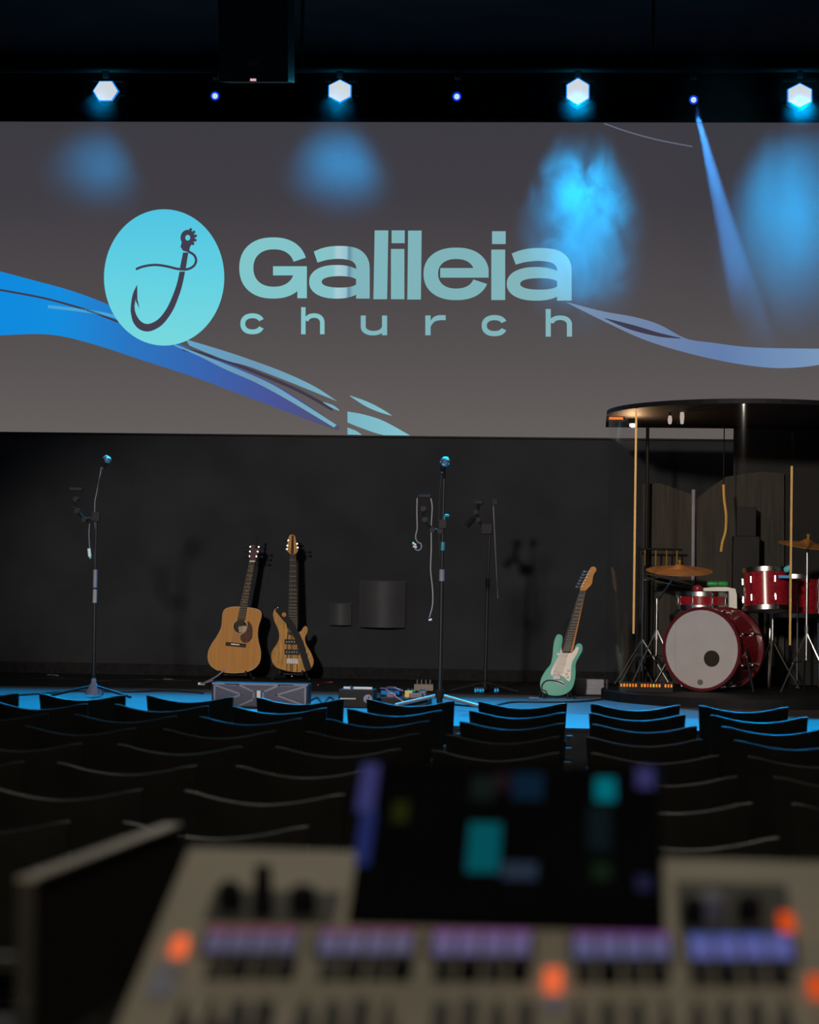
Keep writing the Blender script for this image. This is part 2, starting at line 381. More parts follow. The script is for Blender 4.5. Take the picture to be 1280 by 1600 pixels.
# ------------------------------------------------------------------ wall plates
def wall_plate(x0, y0, x1, y1, label, bow):
    a, c = P(x0, y0, WALL_Y), P(x1, y1, WALL_Y); t = thing('wall_speaker', label, 'wall speaker', ((a.x + c.x) / 2, WALL_Y, c.z))
    wd, h = c.x - a.x, a.z - c.z; b = MB(); n = 10
    for i in range(n):                    # bowed front built as slabs along x
        x0_, x1_ = -wd / 2 + wd * i / n, -wd / 2 + wd * (i + 1) / n
    f0 = [(-wd / 2 + wd * i / n, -0.05 - bow * math.sin(math.pi * i / n)) for i in range(n + 1)] + [(wd / 2, -0.001), (-wd / 2, -0.001)]
    lo = [b.bm.verts.new((x, y, 0 if y < -0.01 else 0)) for x, y in f0]; hi = [b.bm.verts.new((x, y, h)) for x, y in f0]
    b.bm.faces.new(lo[::-1]); b.bm.faces.new(hi); m = len(f0)
    for i in range(m): b.bm.faces.new((lo[i], lo[(i + 1) % m], hi[(i + 1) % m], hi[i]))
    b.build('housing', M_plate, t, smooth=True)
    MB().box((-wd / 2 - 0.008, -0.012, -0.008), (wd / 2 + 0.008, -0.001, h + 0.008)).build('back_plate', M_black, t)
M_plate = mat('dark_grey_plate', (0.036, 0.035, 0.042), 0.6, var=0.1, spec=0.3)
wall_plate(516, 943, 550, 977, 'small square black wall speaker beside the bass guitar', 0.03)
wall_plate(564, 908, 634, 981, 'large square black bowed wall speaker right of the small one', 0.07)

# ------------------------------------------------------------------ lamps on the truss
TR_Y = 16.5
M_lampbody = mat('black_lamp_housing', (0.008, 0.008, 0.010), 0.6, spec=0.08)
bar_z = P(640, 108, TR_Y).z
tr_ = thing('lighting_bar', 'black pipe under the ceiling carrying the stage lamps', 'lighting bar', (-0.8, TR_Y, bar_z))
MB().cyl((-5.2, 0, 0), (5.2, 0, 0), 0.024, n=16).build('pipe', M_lampbody, tr_)
for x in (-3.6, -1.2, 1.2, 3.6): MB().cyl((x, 0, 0.0), (x, 0, CEIL - bar_z), 0.012, n=8).build('hanger', M_lampbody, tr_)
m_led = emit('lamp_led_white', (0.62, 0.67, 0.71), 1.0); m_bloomrim = emit('lamp_led_blue_rim', (0.0, 0.22, 0.85), 1.0)
m_led2 = emit('spot_lens_white', (0.62, 0.72, 0.80), 1.0)
BLUE = (0.0, 0.42, 1.0)
def wash(px, py, rx, ry, rot, label, aim, energy):
    p = P(px, py, TR_Y); t = thing('led_wash_light', label, 'stage light', p, 'row of hexagonal stage lights')
    s = TR_Y / FPX
    def hexo(kx, ky, n=6, off=0): return [((rx * s * kx) * math.cos(R(60 * i + rot)), (ry * s * ky) * math.sin(R(60 * i + rot)) * 1.12) for i in range(n)]
    # scalloped outline of the led array
    def scallop(k):
        h = hexo(k, k); out = []
        for i in range(6):
            a, c = Vector(h[i]), Vector(h[(i + 1) % 6])
            for j in range(4):
                q0 = a.lerp(c, j / 4); q1 = a.lerp(c, (j + 0.5) / 4); out += [tuple(q0), tuple(q1 * 1.035)]
        return out
    MB().prism(hexo(1.15, 1.15), 0.02, 0.12).build('housing', M_lampbody, t, bevel=0.006)
    MB().prism(hexo(1.13, 1.13), 0.008, 0.02).build('led_rim', m_bloomrim, t)  # blue lens bloom around the lamp, drawn as a glowing ring
    MB().prism(scallop(1.0), -0.004, 0.006).build('led_array', m_led, t)
    yk = MB(); W = rx * s * 1.3
    yk.box((-W - 0.01, 0.06, -0.02), (-W, 0.10, bar_z - p.z - 0.06)).box((W, 0.06, -0.02), (W + 0.01, 0.10, bar_z - p.z - 0.06)).box((-W - 0.01, 0.06, bar_z - p.z - 0.07), (W + 0.01, 0.10, bar_z - p.z - 0.055)).box((-0.02, -0.02, bar_z - p.z - 0.06), (0.02, 0.1, bar_z - p.z - 0.022))
    yk.box((-W, 0.07, -0.015), (W, 0.09, 0.015))
    yk.build('yoke', M_lampbody, t)
    light('wash_beam', 'SPOT', p + Vector((0, -0.03, -0.01)), aim, energy, BLUE, spot_size=R(62), spot_blend=0.75, shadow_soft_size=0.06)
    light('led_glow', 'POINT', p + Vector((0, -0.05, 0)), p, 2.5, (0.0, 0.5, 0.75), shadow_soft_size=0.03)
    return t
def aim_of(px, py, Y=14.0): return F(px, py, STAGE)
E = 2100
wash(165, 142, 19, 15, 0, 'leftmost hexagonal blue-white stage light on the bar', (P(165, 142, TR_Y).x - 0.3, 13.9, STAGE), E)
wash(531, 142, 19, 15, 30, 'hexagonal blue-white stage light right of the hanging loudspeaker', (P(531, 142, TR_Y).x, 13.9, STAGE), E)
wash(903, 143, 19, 18, 30, 'hexagonal stage light above the dense blue smoke', (P(903, 143, TR_Y).x, 13.9, STAGE), E)
wash(1250, 149, 20, 16, 30, 'rightmost hexagonal stage light above the drum booth', (P(1250, 149, TR_Y).x, 13.6, STAGE), E)
def spotlet(px, py, label, aim, energy, size):
    p = P(px, py, TR_Y); t = thing('pin_spot', label, 'spotlight', p, 'row of small spotlights')
    d = (Vector(aim) - p).normalized(); dv = (Vector((CAM.x, CAM.y, 0.2)) - p).normalized()
    MB().lathe(p - dv * 0.16, p, [(0, 0.0), (0, 0.032), (0.1, 0.04), (0.155, 0.04), (0.155, 0.031), (0.15, 0.0)], 20).build('housing', M_lampbody, t, loc=p, smooth=True).location = (0, 0, 0)
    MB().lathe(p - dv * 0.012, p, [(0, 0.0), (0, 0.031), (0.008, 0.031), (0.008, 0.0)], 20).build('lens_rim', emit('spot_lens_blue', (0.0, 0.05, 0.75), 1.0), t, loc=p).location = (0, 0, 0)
    MB().lathe(p - dv * 0.008, p + dv * 0.003, [(0, 0.0), (0, 0.019), (0.011, 0.019), (0.013, 0.0)], 20).build('lens', m_led2, t, loc=p).location = (0, 0, 0)
    MB().box((-0.006, 0.06, 0.0), (0.006, 0.08, bar_z - p.z - 0.02)).box((-0.02, -0.02, bar_z - p.z - 0.06), (0.02, 0.09, bar_z - p.z - 0.022)).build('yoke', M_lampbody, t)
    light('spot_beam', 'SPOT', p + d * 0.06, aim, energy, (0.05, 0.35, 1.0), spot_size=R(size), spot_blend=0.35, shadow_soft_size=0.015)
spotlet(336, 150, 'small blue spotlight left of the hanging loudspeaker corner', (-2.4, 13.8, STAGE), 180, 14)
spotlet(714, 151, 'small blue spotlight in the middle of the bar', (-0.9, 13.6, STAGE), 180, 14)
BEAM_AIM = P(1188, 560, 16.0)
spotlet(1084, 156, 'small blue spotlight throwing a visible beam', BEAM_AIM, 4200, 9)

# ------------------------------------------------------------------ hanging loudspeaker
p0, p1 = P(342, 128, 15.0), P(450, 128, 15.0)
t = thing('hanging_loudspeaker', 'black loudspeaker cabinet hanging from the ceiling', 'loudspeaker', ((p0.x + p1.x) / 2, 15.0, p0.z))
W = (p1.x - p0.x) / 2; Hh = CEIL - p0.z - 0.08
t.rotation_euler = (R(10.5), 0, 0); Hh -= 0.10
MB().prism([(-W, 0), (W, 0), (W, Hh), (-W, Hh)], 0.0, 0.36).build('cabinet', M_black, t, bevel=0.012)
MB().box((-W + 0.015, -0.012, 0.02), (W - 0.015, 0.0, Hh - 0.02)).build('grille', mat('black_cabinet_grille', (0.03, 0.028, 0.027), 0.7, var=0.4, scale=200, spec=0.1), t)
MB().box((-0.018, -0.016, 0.005), (0.018, -0.0, 0.02)).build('status_light', emit('pink_status_light', (0.85, 0.45, 0.5), 0.9), t)
MB().box((-0.03, -0.016, 0.10), (0.03, -0.012, 0.13)).build('badge', M_nickel2, t)
MB().box((-W + 0.03, 0.15, Hh), (-W + 0.05, 0.25, Hh + 0.05)).box((W - 0.05, 0.15, Hh), (W - 0.03, 0.25, Hh + 0.05)).build('bracket', M_blackm, t)

# ------------------------------------------------------------------ guitars
def conv(x0, y0, ppm):
    return lambda x, y: ((x - x0) / ppm, -(y - y0) / ppm)
def strings(t, bot, top, n, y0, y1, m, wd0, wd1):
    b = MB()
    d = Vector((top[0] - bot[0], top[1] - bot[1])).normalized(); nn = Vector((d.y, -d.x))
    for i in range(n):
        q = (i / (n - 1) - 0.5)
        b.cyl((bot[0] + nn.x * q * wd0, y0, bot[1] + nn.y * q * wd0), (top[0] + nn.x * q * wd1, y1, top[1] + nn.y * q * wd1), 0.0007, n=5)
    o = b.build('strings', m, t); o['kind'] = 'stuff'; return o
def frets(t, bl_, br_, tl_, tr__, n, y0, y1, m):
    for i in range(n):
        q = 1 - (1 - 2 ** (-(i + 1) / 12)) / (1 - 2 ** (-n / 12.0) if n else 1) * 0.96
        q = max(0.0, q); a = Vector(bl_).lerp(Vector(tl_), q); c = Vector(br_).lerp(Vector(tr__), q); y = y0 + (y1 - y0) * q
        MB().cyl((a.x, y, a.y), (c.x, y, c.y), 0.0014, n=5).build('fret', m, t)
def tuner(t, x, z, side, m, y=0.0):
    MB().cyl((x, y - 0.018, z), (x, y + 0.02, z), 0.006, n=8).cyl((x + side * 0.004, y + 0.012, z), (x + side * 0.03, y + 0.012, z), 0.003, n=6).lathe((x + side * 0.026, y + 0.012, z), (x + side * 0.045, y + 0.012, z), [(0, 0), (0.002, 0.007), (0.010, 0.010), (0.017, 0.006), (0.019, 0)], 8).build('tuner', m, t, smooth=True)
M_spruce = mat('spruce_top', (0.50, 0.235, 0.065), 0.6, var=0.10, scale=5, stretch=(14, 1, 0.5), spec=0.12)
M_rosew = mat('rosewood_sides', (0.06, 0.02, 0.012), 0.6, var=0.3, scale=6, stretch=(2, 2, 12), spec=0.12)
M_finger = mat('dark_fingerboard', (0.030, 0.020, 0.015), 0.6, var=0.3, scale=10, spec=0.15)
M_pick = mat('tortoise_pickguard', (0.075, 0.018, 0.009), 0.5, var=0.4, scale=30, spec=0.15)
M_fret = mat('fret_wire', (0.26, 0.24, 0.20), 0.55, metal=0.5)
M_string = mat('bronze_strings', (0.22, 0.17, 0.10), 0.55, metal=0.5)
M_bind = mat('cream_binding', (0.50, 0.36, 0.19), 0.6, spec=0.15)
M_head = mat('mahogany_head', (0.055, 0.014, 0.018), 0.5, var=0.3, spec=0.2)
M_hole = mat('guitar_inside', (0.02, 0.012, 0.008), 0.9)
M_maple = mat('aged_maple', (0.46, 0.19, 0.045), 0.55, var=0.2, scale=12, spec=0.15)
M_ash = mat('spalted_ash', (0.46, 0.235, 0.062), 0.55, var=0.32, scale=7, stretch=(9, 1, 1.2), spec=0.15)
M_teal = mat('seafoam_green_lacquer', (0.10, 0.37, 0.27), 0.45, var=0.05, spec=0.25)
M_cream = mat('cream_pickguard', (0.60, 0.50, 0.40), 0.4, var=0.04)
M_strapm = mat('black_woven_strap', (0.008, 0.008, 0.009), 0.8)

GY = 18.25
LEAN = Matrix.Rotation(R(-7), 4, 'X')
def lean_parts(t, ang):
    # tilt the whole instrument back onto its stand
    t.rotation_euler = (R(-ang), 0, 0)
# --- acoustic
s6 = 4.923
C = conv(322, 1190, s6 * 3800 / GY)
base = P(300 + 322 / s6, 810 + 1190 / s6, GY)
ac = thing('acoustic_guitar', 'acoustic guitar with natural spruce top leaning by the black wall', 'guitar', base)
out = [(350, 672), (290, 675), (245, 688), (222, 715), (216, 760), (215, 810), (205, 855), (180, 905), (145, 960), (121, 1010), (113, 1060), (122, 1110), (155, 1150), (210, 1178), (280, 1190), (360, 1190), (430, 1178), (485, 1150), (520, 1105), (530, 1050), (525, 1000), (508, 940), (499, 880), (505, 820), (520, 770), (525, 730), (512, 702), (475, 685), (410, 676)]
o2 = closed_smooth([C(*p) for p in out], 3)
MB().prism(o2, 0.004, 0.105).build('body', M_rosew, ac, smooth=True)
cen = Vector(C(330, 960))
MB().prism(o2, 0.0, 0.004).build('soundboard', M_spruce, ac)
b = MB(); n = len(o2)
for i in range(n):
    a, c = Vector(o2[i]), Vector(o2[(i + 1) % n]); ai, ci = a + (cen - a) * 0.016, c + (cen - c) * 0.016
    b.poly([(a.x, -0.0006, a.y), (c.x, -0.0006, c.y), (ci.x, -0.0006, ci.y), (ai.x, -0.0006, ai.y)])
b.build('binding', M_bind, ac)
hc = C(360, 828); k6 = GY / 3800 / s6
def disc(b, c, r, y0, y1, n=32): return b.prism([(c[0] + r * math.cos(2 * math.pi * i / n), c[1] + r * math.sin(2 * math.pi * i / n)) for i in range(n)], y0, y1)
disc(MB(), hc, 60 * k6, -0.0010, -0.0002).build('rosette', M_bind, ac)
disc(MB(), hc, 52 * k6, -0.0018, -0.0008).build('sound_hole', M_hole, ac)
MB().prism([C(*p) for p in [(345, 828), (405, 820), (412, 838), (400, 862), (375, 876), (352, 872)]], -0.0024, -0.0018).build('paper_label', mat('paper_label', (0.42, 0.36, 0.26), 0.8), ac)
MB().prism(closed_smooth([C(*p) for p in [(417, 785), (440, 800), (457, 840), (458, 905), (437, 943), (402, 955), (372, 937), (364, 905), (378, 885), (403, 868), (417, 830)]], 3), -0.0030, -0.0008).build('pickguard', M_pick, ac)
br_ = MB().prism([C(*p) for p in [(253, 950), (412, 962), (409, 991), (250, 978)]], -0.011, 0.0).build('bridge', M_finger, ac, bevel=0.002)
MB().prism([C(*p) for p in [(295, 962), (362, 967), (361, 975), (294, 970)]], -0.013, -0.010).build('saddle', M_white, br_)
NB0, NB1, NT0, NT1 = (338, 778), (396, 783), (418, 318), (462, 318)
MB().prism([C(*p) for p in [NB0, NB1, NT1, NT0]], -0.008, 0.0).build('fingerboard', M_finger, ac)
MB().prism([C(*p) for p in [(352, 680), (404, 684), (462, 318), (418, 318)]], 0.0, 0.022).build('neck', M_head, ac, bevel=0.004)
frets(ac, C(*NB0), C(*NB1), C(*NT0), C(*NT1), 18, -0.0085, -0.0085, M_fret)
for x, y in [(436, 372), (424, 442), (413, 500), (403, 552), (390, 632)]: disc(MB(), C(x, y), 0.004, -0.0092, -0.008, 10).build('inlay_dot', M_bind, ac)
MB().prism([C(*p) for p in [(417, 322), (463, 322), (464, 313), (418, 313)]], -0.011, 0.0).build('nut', M_white, ac)
MB().prism([C(*p) for p in [(417, 314), (464, 314), (494, 215), (486, 192), (430, 186), (420, 205)]], -0.004, 0.014).build('headstock', M_head, ac, bevel=0.003)
for i, yy in enumerate((205, 242, 280)):
    xl = 422 - i * 2; xr = 489 - i * 8
    tuner(ac, *C(xl, yy), -1, M_chrome); tuner(ac, *C(xr, yy), 1, M_chrome)
strings(ac, C(330, 968), C(440, 316), 6, -0.014, -0.012, M_string, 0.055, 0.036)
MB().tube([(*[C(466, 215)[0]], -0.006, C(466, 215)[1]), (C(470, 165)[0], 0.0, C(470, 165)[1]), (C(474, 112)[0], 0.01, C(474, 112)[1])], 0.008).build('strap_loop', M_strapm, ac)
lean_parts(ac, 6)
# --- bass
C = conv(768, 1185, s6 * 3800 / GY)
base2 = P(300 + 768 / s6, 810 + 1185 / s6, GY)
ba = thing('bass_guitar', 'natural wood electric bass guitar with black strap across its body', 'bass guitar', base2)
bo = [(632, 690), (655, 722), (682, 772), (712, 806), (727, 850), (745, 872), (800, 872), (830, 862), (848, 832), (865, 822), (882, 842), (880, 875), (864, 912), (868, 950), (890, 992), (920, 1042), (935, 1090), (930, 1130), (905, 1163), (850, 1180), (790, 1183), (720, 1172), (650, 1150), (615, 1110), (603, 1060), (610, 1020), (635, 980), (656, 940), (660, 890), (645, 840), (620, 790), (608, 740), (614, 705)]
MB().prism(closed_smooth([C(*p) for p in bo], 3), 0.0, 0.04).build('body', M_ash, ba, bevel=0.006, smooth=True)
for x in (727, 757, 769, 808):
    MB().prism([C(x - 3, 870), C(x + 3, 870), C(x + 4, 1180), C(x - 2, 1180)], -0.0008, 0.002).build('laminate_stripe', M_rosew, ba)
MB().prism([C(*p) for p in [(735, 895), (806, 895), (776, 265), (727, 265)]], -0.010, -0.001).build('fingerboard', M_finger, ba)
MB().prism([C(*p) for p in [(738, 880), (803, 880), (773, 265), (730, 265)]], -0.001, 0.022).build('neck', M_ash, ba)
frets(ba, C(735, 895), C(806, 895), C(727, 265), C(776, 265), 22, -0.0105, -0.0105, M_fret)
MB().prism(closed_smooth([C(*p) for p in [(731, 265), (716, 250), (700, 232), (706, 185), (714, 130), (728, 114), (745, 113), (764, 124), (772, 170), (786, 215), (790, 232), (774, 262)]], 2), -0.006, 0.010).build('headstock', M_ash, ba)
MB().prism([C(735, 262), C(758, 262), C(752, 118), C(737, 118)], -0.008, -0.005).build('headstock_stripe', M_rosew, ba)
for x, y, sd in [(707, 200, -1), (712, 160, -1), (782, 185, 1), (787, 215, 1), (704, 228, -1)]: tuner(ba, *C(x, y), sd, M_chrome)
for a, c_ in [((706, 928), (818, 970)), ((708, 1006), (824, 1050))]:
    pk = MB().prism([C(a[0], a[1]), C(c_[0], a[1] + 3), C(c_[0], c_[1]), C(a[0], c_[1] - 3)], -0.008, 0.001).build('pickup', M_black, ba, bevel=0.003)
    for i in range(5): disc(MB(), C(a[0] + 16 + i * 20, (a[1] + c_[1]) / 2), 0.0035, -0.0095, -0.0075, 8).build('pole_piece', M_steel, pk)
MB().prism([C(728, 1076), C(816, 1078), C(815, 1120), C(727, 1118)], -0.010, 0.0).build('bridge', M_nickel, ba, bevel=0.002)
for i in range(5): MB().box((C(735 + i * 17, 0)[0] - 0.006, -0.016, C(0, 1112)[1]), (C(735 + i * 17, 0)[0] + 0.006, -0.009, C(0, 1084)[1])).build('bridge_saddle', M_nickel, ba)
for x, y in [(880, 1030), (894, 1072), (846, 1086), (862, 1112)]:
    MB().lathe((C(x, y)[0], 0.001, C(x, y)[1]), (C(x, y)[0], -0.02, C(x, y)[1]), [(0, 0.009), (0.015, 0.008), (0.017, 0.006), (0.017, 0)], 12).build('knob', M_nickel, ba, smooth=True)
strings(ba, C(772, 1090), C(752, 265), 5, -0.016, -0.013, M_fret, 0.075, 0.04)
b = MB(); sp_ = catmull([Vector((*C(645, 692), 0)), Vector((*C(690, 745), 0)), Vector((*C(755, 820), 0)), Vector((*C(825, 950), 0)), Vector((*C(868, 1075), 0)), Vector((*C(900, 1168), 0))], 6)
L, Rr = [], []
for i, p in enumerate(sp_):
    d = (sp_[min(i + 1, len(sp_) - 1)] - sp_[max(i - 1, 0)]).normalized(); nn = Vector((-d.y, d.x, 0)) * 0.024
    yy = -0.022 - 0.02 * math.sin(math.pi * i / (len(sp_) - 1))
    L.append((p.x + nn.x, yy, p.y + nn.y)); Rr.append((p.x - nn.x, yy, p.y - nn.y))
b.strip(L, Rr); so = b.build('strap', M_strapm, ba); md = so.modifiers.new('thick', 'SOLIDIFY'); md.thickness = 0.004
disc(MB(), C(700, 742), 0.017, -0.046, -0.042, 14).build('strap_end_patch', M_maple, ba)
for x, y in [(641, 676), (768, 1205)]: MB().lathe((C(x, y)[0], 0.02, C(x, y)[1] - 0.012), (C(x, y)[0], 0.02, C(x, y)[1] + 0.02), [(0, 0), (0, 0.006), (0.012, 0.004), (0.02, 0.009), (0.024, 0)], 10).build('strap_button', M_chrome, ba, smooth=True)
lean_parts(ba, 6)
# --- stratocaster-style guitar
TY = 16.15; s7 = 6.667
C = conv(255, 1450, s7 * 3800 / TY)
base3 = P(830 + 255 / s7, 870 + 1450 / s7, TY)
st = thing('electric_guitar', 'seafoam green electric guitar with cream pickguard beside the drum booth', 'guitar', base3)
so_ = [(255, 815), (285, 803), (315, 820), (322, 865), (312, 920), (318, 975), (350, 990), (400, 990), (436, 972), (455, 920), (480, 896), (515, 902), (530, 935), (525, 980), (500, 1030), (472, 1080), (460, 1130), (462, 1200), (455, 1280), (435, 1350), (400, 1400), (340, 1435), (260, 1449), (180, 1440), (120, 1410), (96, 1360), (92, 1310), (110, 1250), (150, 1180), (195, 1120), (212, 1050), (220, 960), (230, 880)]
MB().prism(closed_smooth([C(*p) for p in so_], 3), 0.0, 0.044).build('body', M_teal, st, bevel=0.008, smooth=True)
MB().prism(closed_smooth([C(*p) for p in [(306, 950), (290, 1005), (245, 1105), (208, 1180), (206, 1230), (260, 1244), (330, 1244), (380, 1290), (406, 1275), (413, 1150), (427, 1080), (468, 1010), (488, 945), (468, 935), (432, 982), (395, 1000), (325, 992)]], 3), -0.003, 0.0).build('pickguard', M_cream, st)
MB().prism([C(*p) for p in [(318, 1000), (400, 1000), (548, 345), (500, 345)]], -0.012, -0.004).build('fingerboard', M_finger, st)
MB().prism([C(*p) for p in [(325, 1000), (425, 1000), (553, 345), (500, 345)]], -0.004, 0.020).build('neck', M_maple, st, bevel=0.003)
frets(st, C(318, 1000), C(400, 1000), C(500, 345), C(548, 345), 21, -0.0125, -0.0125, M_fret)
MB().prism(closed_smooth([C(*p) for p in [(498, 348), (500, 300), (545, 212), (588, 125), (605, 96), (632, 87), (656, 100), (662, 130), (637, 165), (626, 210), (622, 250), (604, 290), (575, 318), (546, 348)]], 2), -0.006, 0.010).build('headstock', M_maple, st, bevel=0.002)
for i in range(6):
    q = i / 5; tuner(st, *C(515 + 75 * q, 300 - 160 * q), -1, M_nickel)
for (x, y) in [(318, 1020), (303, 1106), (288, 1192)]:
    c0 = C(x, y); MB().prism([(c0[0] - 0.036, c0[1] + 0.012), (c0[0] + 0.034, c0[1] + 0.003), (c0[0] + 0.036, c0[1] - 0.012), (c0[0] - 0.034, c0[1] - 0.004)], -0.009, -0.002).build('pickup', M_cream, st, bevel=0.002)
MB().prism([C(*p) for p in [(222, 1232), (296, 1222), (312, 1275), (226, 1282)]], -0.012, 0.0).build('bridge', M_nickel, st, bevel=0.003)
MB().prism(closed_smooth([C(*p) for p in [(245, 1292), (300, 1290), (345, 1310), (350, 1345), (320, 1335), (250, 1310)]], 2), -0.006, 0.0).build('jack_plate', M_nickel, st, bevel=0.002)
for (x, y) in [(365, 1215), (375, 1250), (385, 1180)]: MB().lathe((C(x, y)[0], -0.002, C(x, y)[1]), (C(x, y)[0], -0.02, C(x, y)[1]), [(0, 0.010), (0.014, 0.008), (0.016, 0)], 12).build('knob', M_cream, st, smooth=True)
strings(st, C(265, 1245), C(524, 345), 6, -0.018, -0.015, M_fret, 0.052, 0.036)
b = MB(); b.tube([(C(x, y)[0], -0.008, C(x, y)[1]) for x, y in [(345, 1330), (270, 1300), (190, 1288), (140, 1305), (112, 1345), (118, 1390), (150, 1400), (165, 1430), (190, 1452)]], 0.004); b.build('cable', M_rubber, st)
lean_parts(st, 8)

def guitar_stand(base, label, w_, back, z0=STAGE + 0.004, arm_h=0.5):
    t = thing('guitar_stand', label, 'guitar stand', (base.x, base.y, z0), 'guitar stands on the stage')
    h = base.z - z0
    for s in (-1, 1):
        MB().tube([(s * w_, -0.05, 0.012), (s * w_ * 0.8, 0.02, h * 0.6), (s * 0.03, back, 0.25)], 0.010).build('leg', M_blackm, t, smooth=True)
        MB().tube([(s * w_ * 0.62, -0.05, h - 0.012 + 0.03), (s * w_ * 0.62, -0.045, h - 0.016), (s * w_ * 0.62, 0.09, h - 0.016)], 0.008).build('cradle_arm', M_rubber, t, smooth=True)
    MB().tube([(0, back, 0.25), (0, back + 0.10, 0.01)], 0.011, smooth=1).build('rear_leg', M_blackm, t, smooth=True)
    MB().cyl((-w_ * 0.64, 0.085, h - 0.016), (w_ * 0.64, 0.085, h - 0.016), 0.010, n=10).build('cross_bar', M_blackm, t)
    return t
guitar_stand(base, 'black folding stand under the acoustic guitar', 0.16, 0.20)
guitar_stand(base2, 'black folding stand under the bass guitar', 0.14, 0.16)
g3 = guitar_stand(base3, 'black folding stand under the green electric guitar', 0.13, 0.16, z0=STAGE)
MB().tube([(0.03, 0.16, 0.24), (0.075, 0.13, 0.50), (0.115, 0.12, 0.53)], 0.009).build('neck_support', M_blackm, g3)

# ------------------------------------------------------------------ microphones on stands
M_micblue = mat('microphone_mesh', (0.55, 0.58, 0.62), 0.3, metal=0.9, scale=80)
def mic_stand(px, py, label, pole, mic_a, mic_b, legs, cat='microphone stand'):
    bs = F(px, py, STAGE); Y = bs.y; t = thing('microphone_stand', label, cat, bs, 'microphone stands')
    L = lambda x, y, dy=0.0: P(x, y, Y + dy) - bs
    return t, bs, Y, L
def mic(t, a, c):
    a, c = Vector(a), Vector(c); d = (c - a).normalized(); ln = (c - a).length
    m = MB().lathe(a, c, [(0, 0), (0, 0.011), (ln * 0.35, 0.013), (ln * 0.62, 0.018), (ln * 0.66, 0.024), (ln * 0.82, 0.027), (ln * 0.95, 0.020), (ln, 0)], 16).build('microphone', M_micblue, t, smooth=True)
    MB().lathe(a + d * ln * 0.60, c, [(0, 0.0), (0, 0.028), (0.010, 0.028), (0.010, 0)], 16).build('collar_ring', M_chrome, m)
    MB().lathe(a + d * ln * 0.1, c, [(0, 0.0), (0, 0.017), (0.05, 0.019), (0.05, 0)], 12).build('clip', M_black, t)
def holder(t, L, pts, top, m=M_black):
    """phone / in-ear pack bracket on a jointed arm"""
    b = MB(); V = [L(*p) for p in pts]
    for a, c in zip(V, V[1:]): b.cyl(a, c, 0.011, n=8)
    arm = b.build('holder_arm', m, t)
    for v in V: MB().lathe(v + Vector((0, -0.022, 0)), v + Vector((0, 0.022, 0)), [(0, 0), (0, 0.017), (0.044, 0.017), (0.044, 0)], 10).build('joint_knob', m, arm)
    x0, y0, x1, y1 = top; a, c = L(x0, y0), L(x1, y1)
    br = MB().box((a.x, -0.03, c.z), (c.x, 0.03, a.z)).build('holder_bracket', m, t, bevel=0.004)
    return arm
# --- left stand
t, bs, Y, L = mic_stand(146, 1090, 'microphone stand behind the left-hand chairs, with flat clip arm and gooseneck', 0, 0, 0, 0)
MB().lathe((0, 0, 0.02), (0, 0, 0.3), [(0, 0.0), (0, 0.055), (0.01, 0.055), (0.07, 0.018), (0.10, 0.014), (0.10, 0)], 16).build('base_cone', M_greyline, t, smooth=True)
for a in (200, 340, 90): MB().cyl((0.02 * math.cos(R(a)), 0.02 * math.sin(R(a)), 0.07), (0.27 * math.cos(R(a)), 0.27 * math.sin(R(a)), 0.012), 0.009, n=8).build('leg', M_blackm, t)
MB().cyl((0, 0, 0.08), L(148.5, 900), 0.011, n=12).build('pole_lower', M_blackm, t, smooth=True)
MB().cyl(L(148.3, 905), L(151, 800), 0.008, n=12).build('pole_upper', M_blackm, t, smooth=True)
MB().cyl(L(148, 942), L(148.6, 921), 0.0135, n=12).build('name_tape', M_lead, t)
MB().cyl(L(148.6, 918), L(149, 890), 0.013, n=12).build('clutch', M_greyline, t)
MB().tube([L(151, 802), L(152.5, 775), L(156, 750), L(162, 733)], 0.006).build('gooseneck', M_blackm, t, smooth=True)
MB().tube([L(158, 732), L(155, 750), L(151, 770), L(148, 790), L(149, 840), L(147.5, 880), L(149, 960), L(147, 1040), L(146, 1080)], 0.0028, 6).build('cable', M_greyline, t)
mic(t, L(159, 731, -0.03), L(170, 713, -0.05))
MB().box(L(144, 800) + Vector((0, -0.02, 0)), L(156, 815) + Vector((0, 0.02, 0))).build('clamp', M_black, t, bevel=0.004)
holder(t, L, [(147, 810), (132, 812), (121, 798), (119, 780)], (110, 762, 129, 767))
MB().box(L(112, 792) + Vector((0, -0.02, -0.006)), L(121, 793) + Vector((0, 0.02, 0.002))).build('bracket_tab', M_black, t)
MB().tube([L(140, 818), L(139, 835), L(140, 856)], 0.0025, 6).build('hanging_lead', M_greyline, t)
pg = MB().cyl(L(140.5, 870), L(139, 857), 0.010, n=10).build('plug', M_white, t)
MB().lathe(L(141, 873), L(141, 870), [(0, 0), (0.003, 0.006), (0.009, 0.006), (0.012, 0)], 8).build('status_light', emit('green_status_light', (0.02, 0.55, 0.35), 0.9), t)
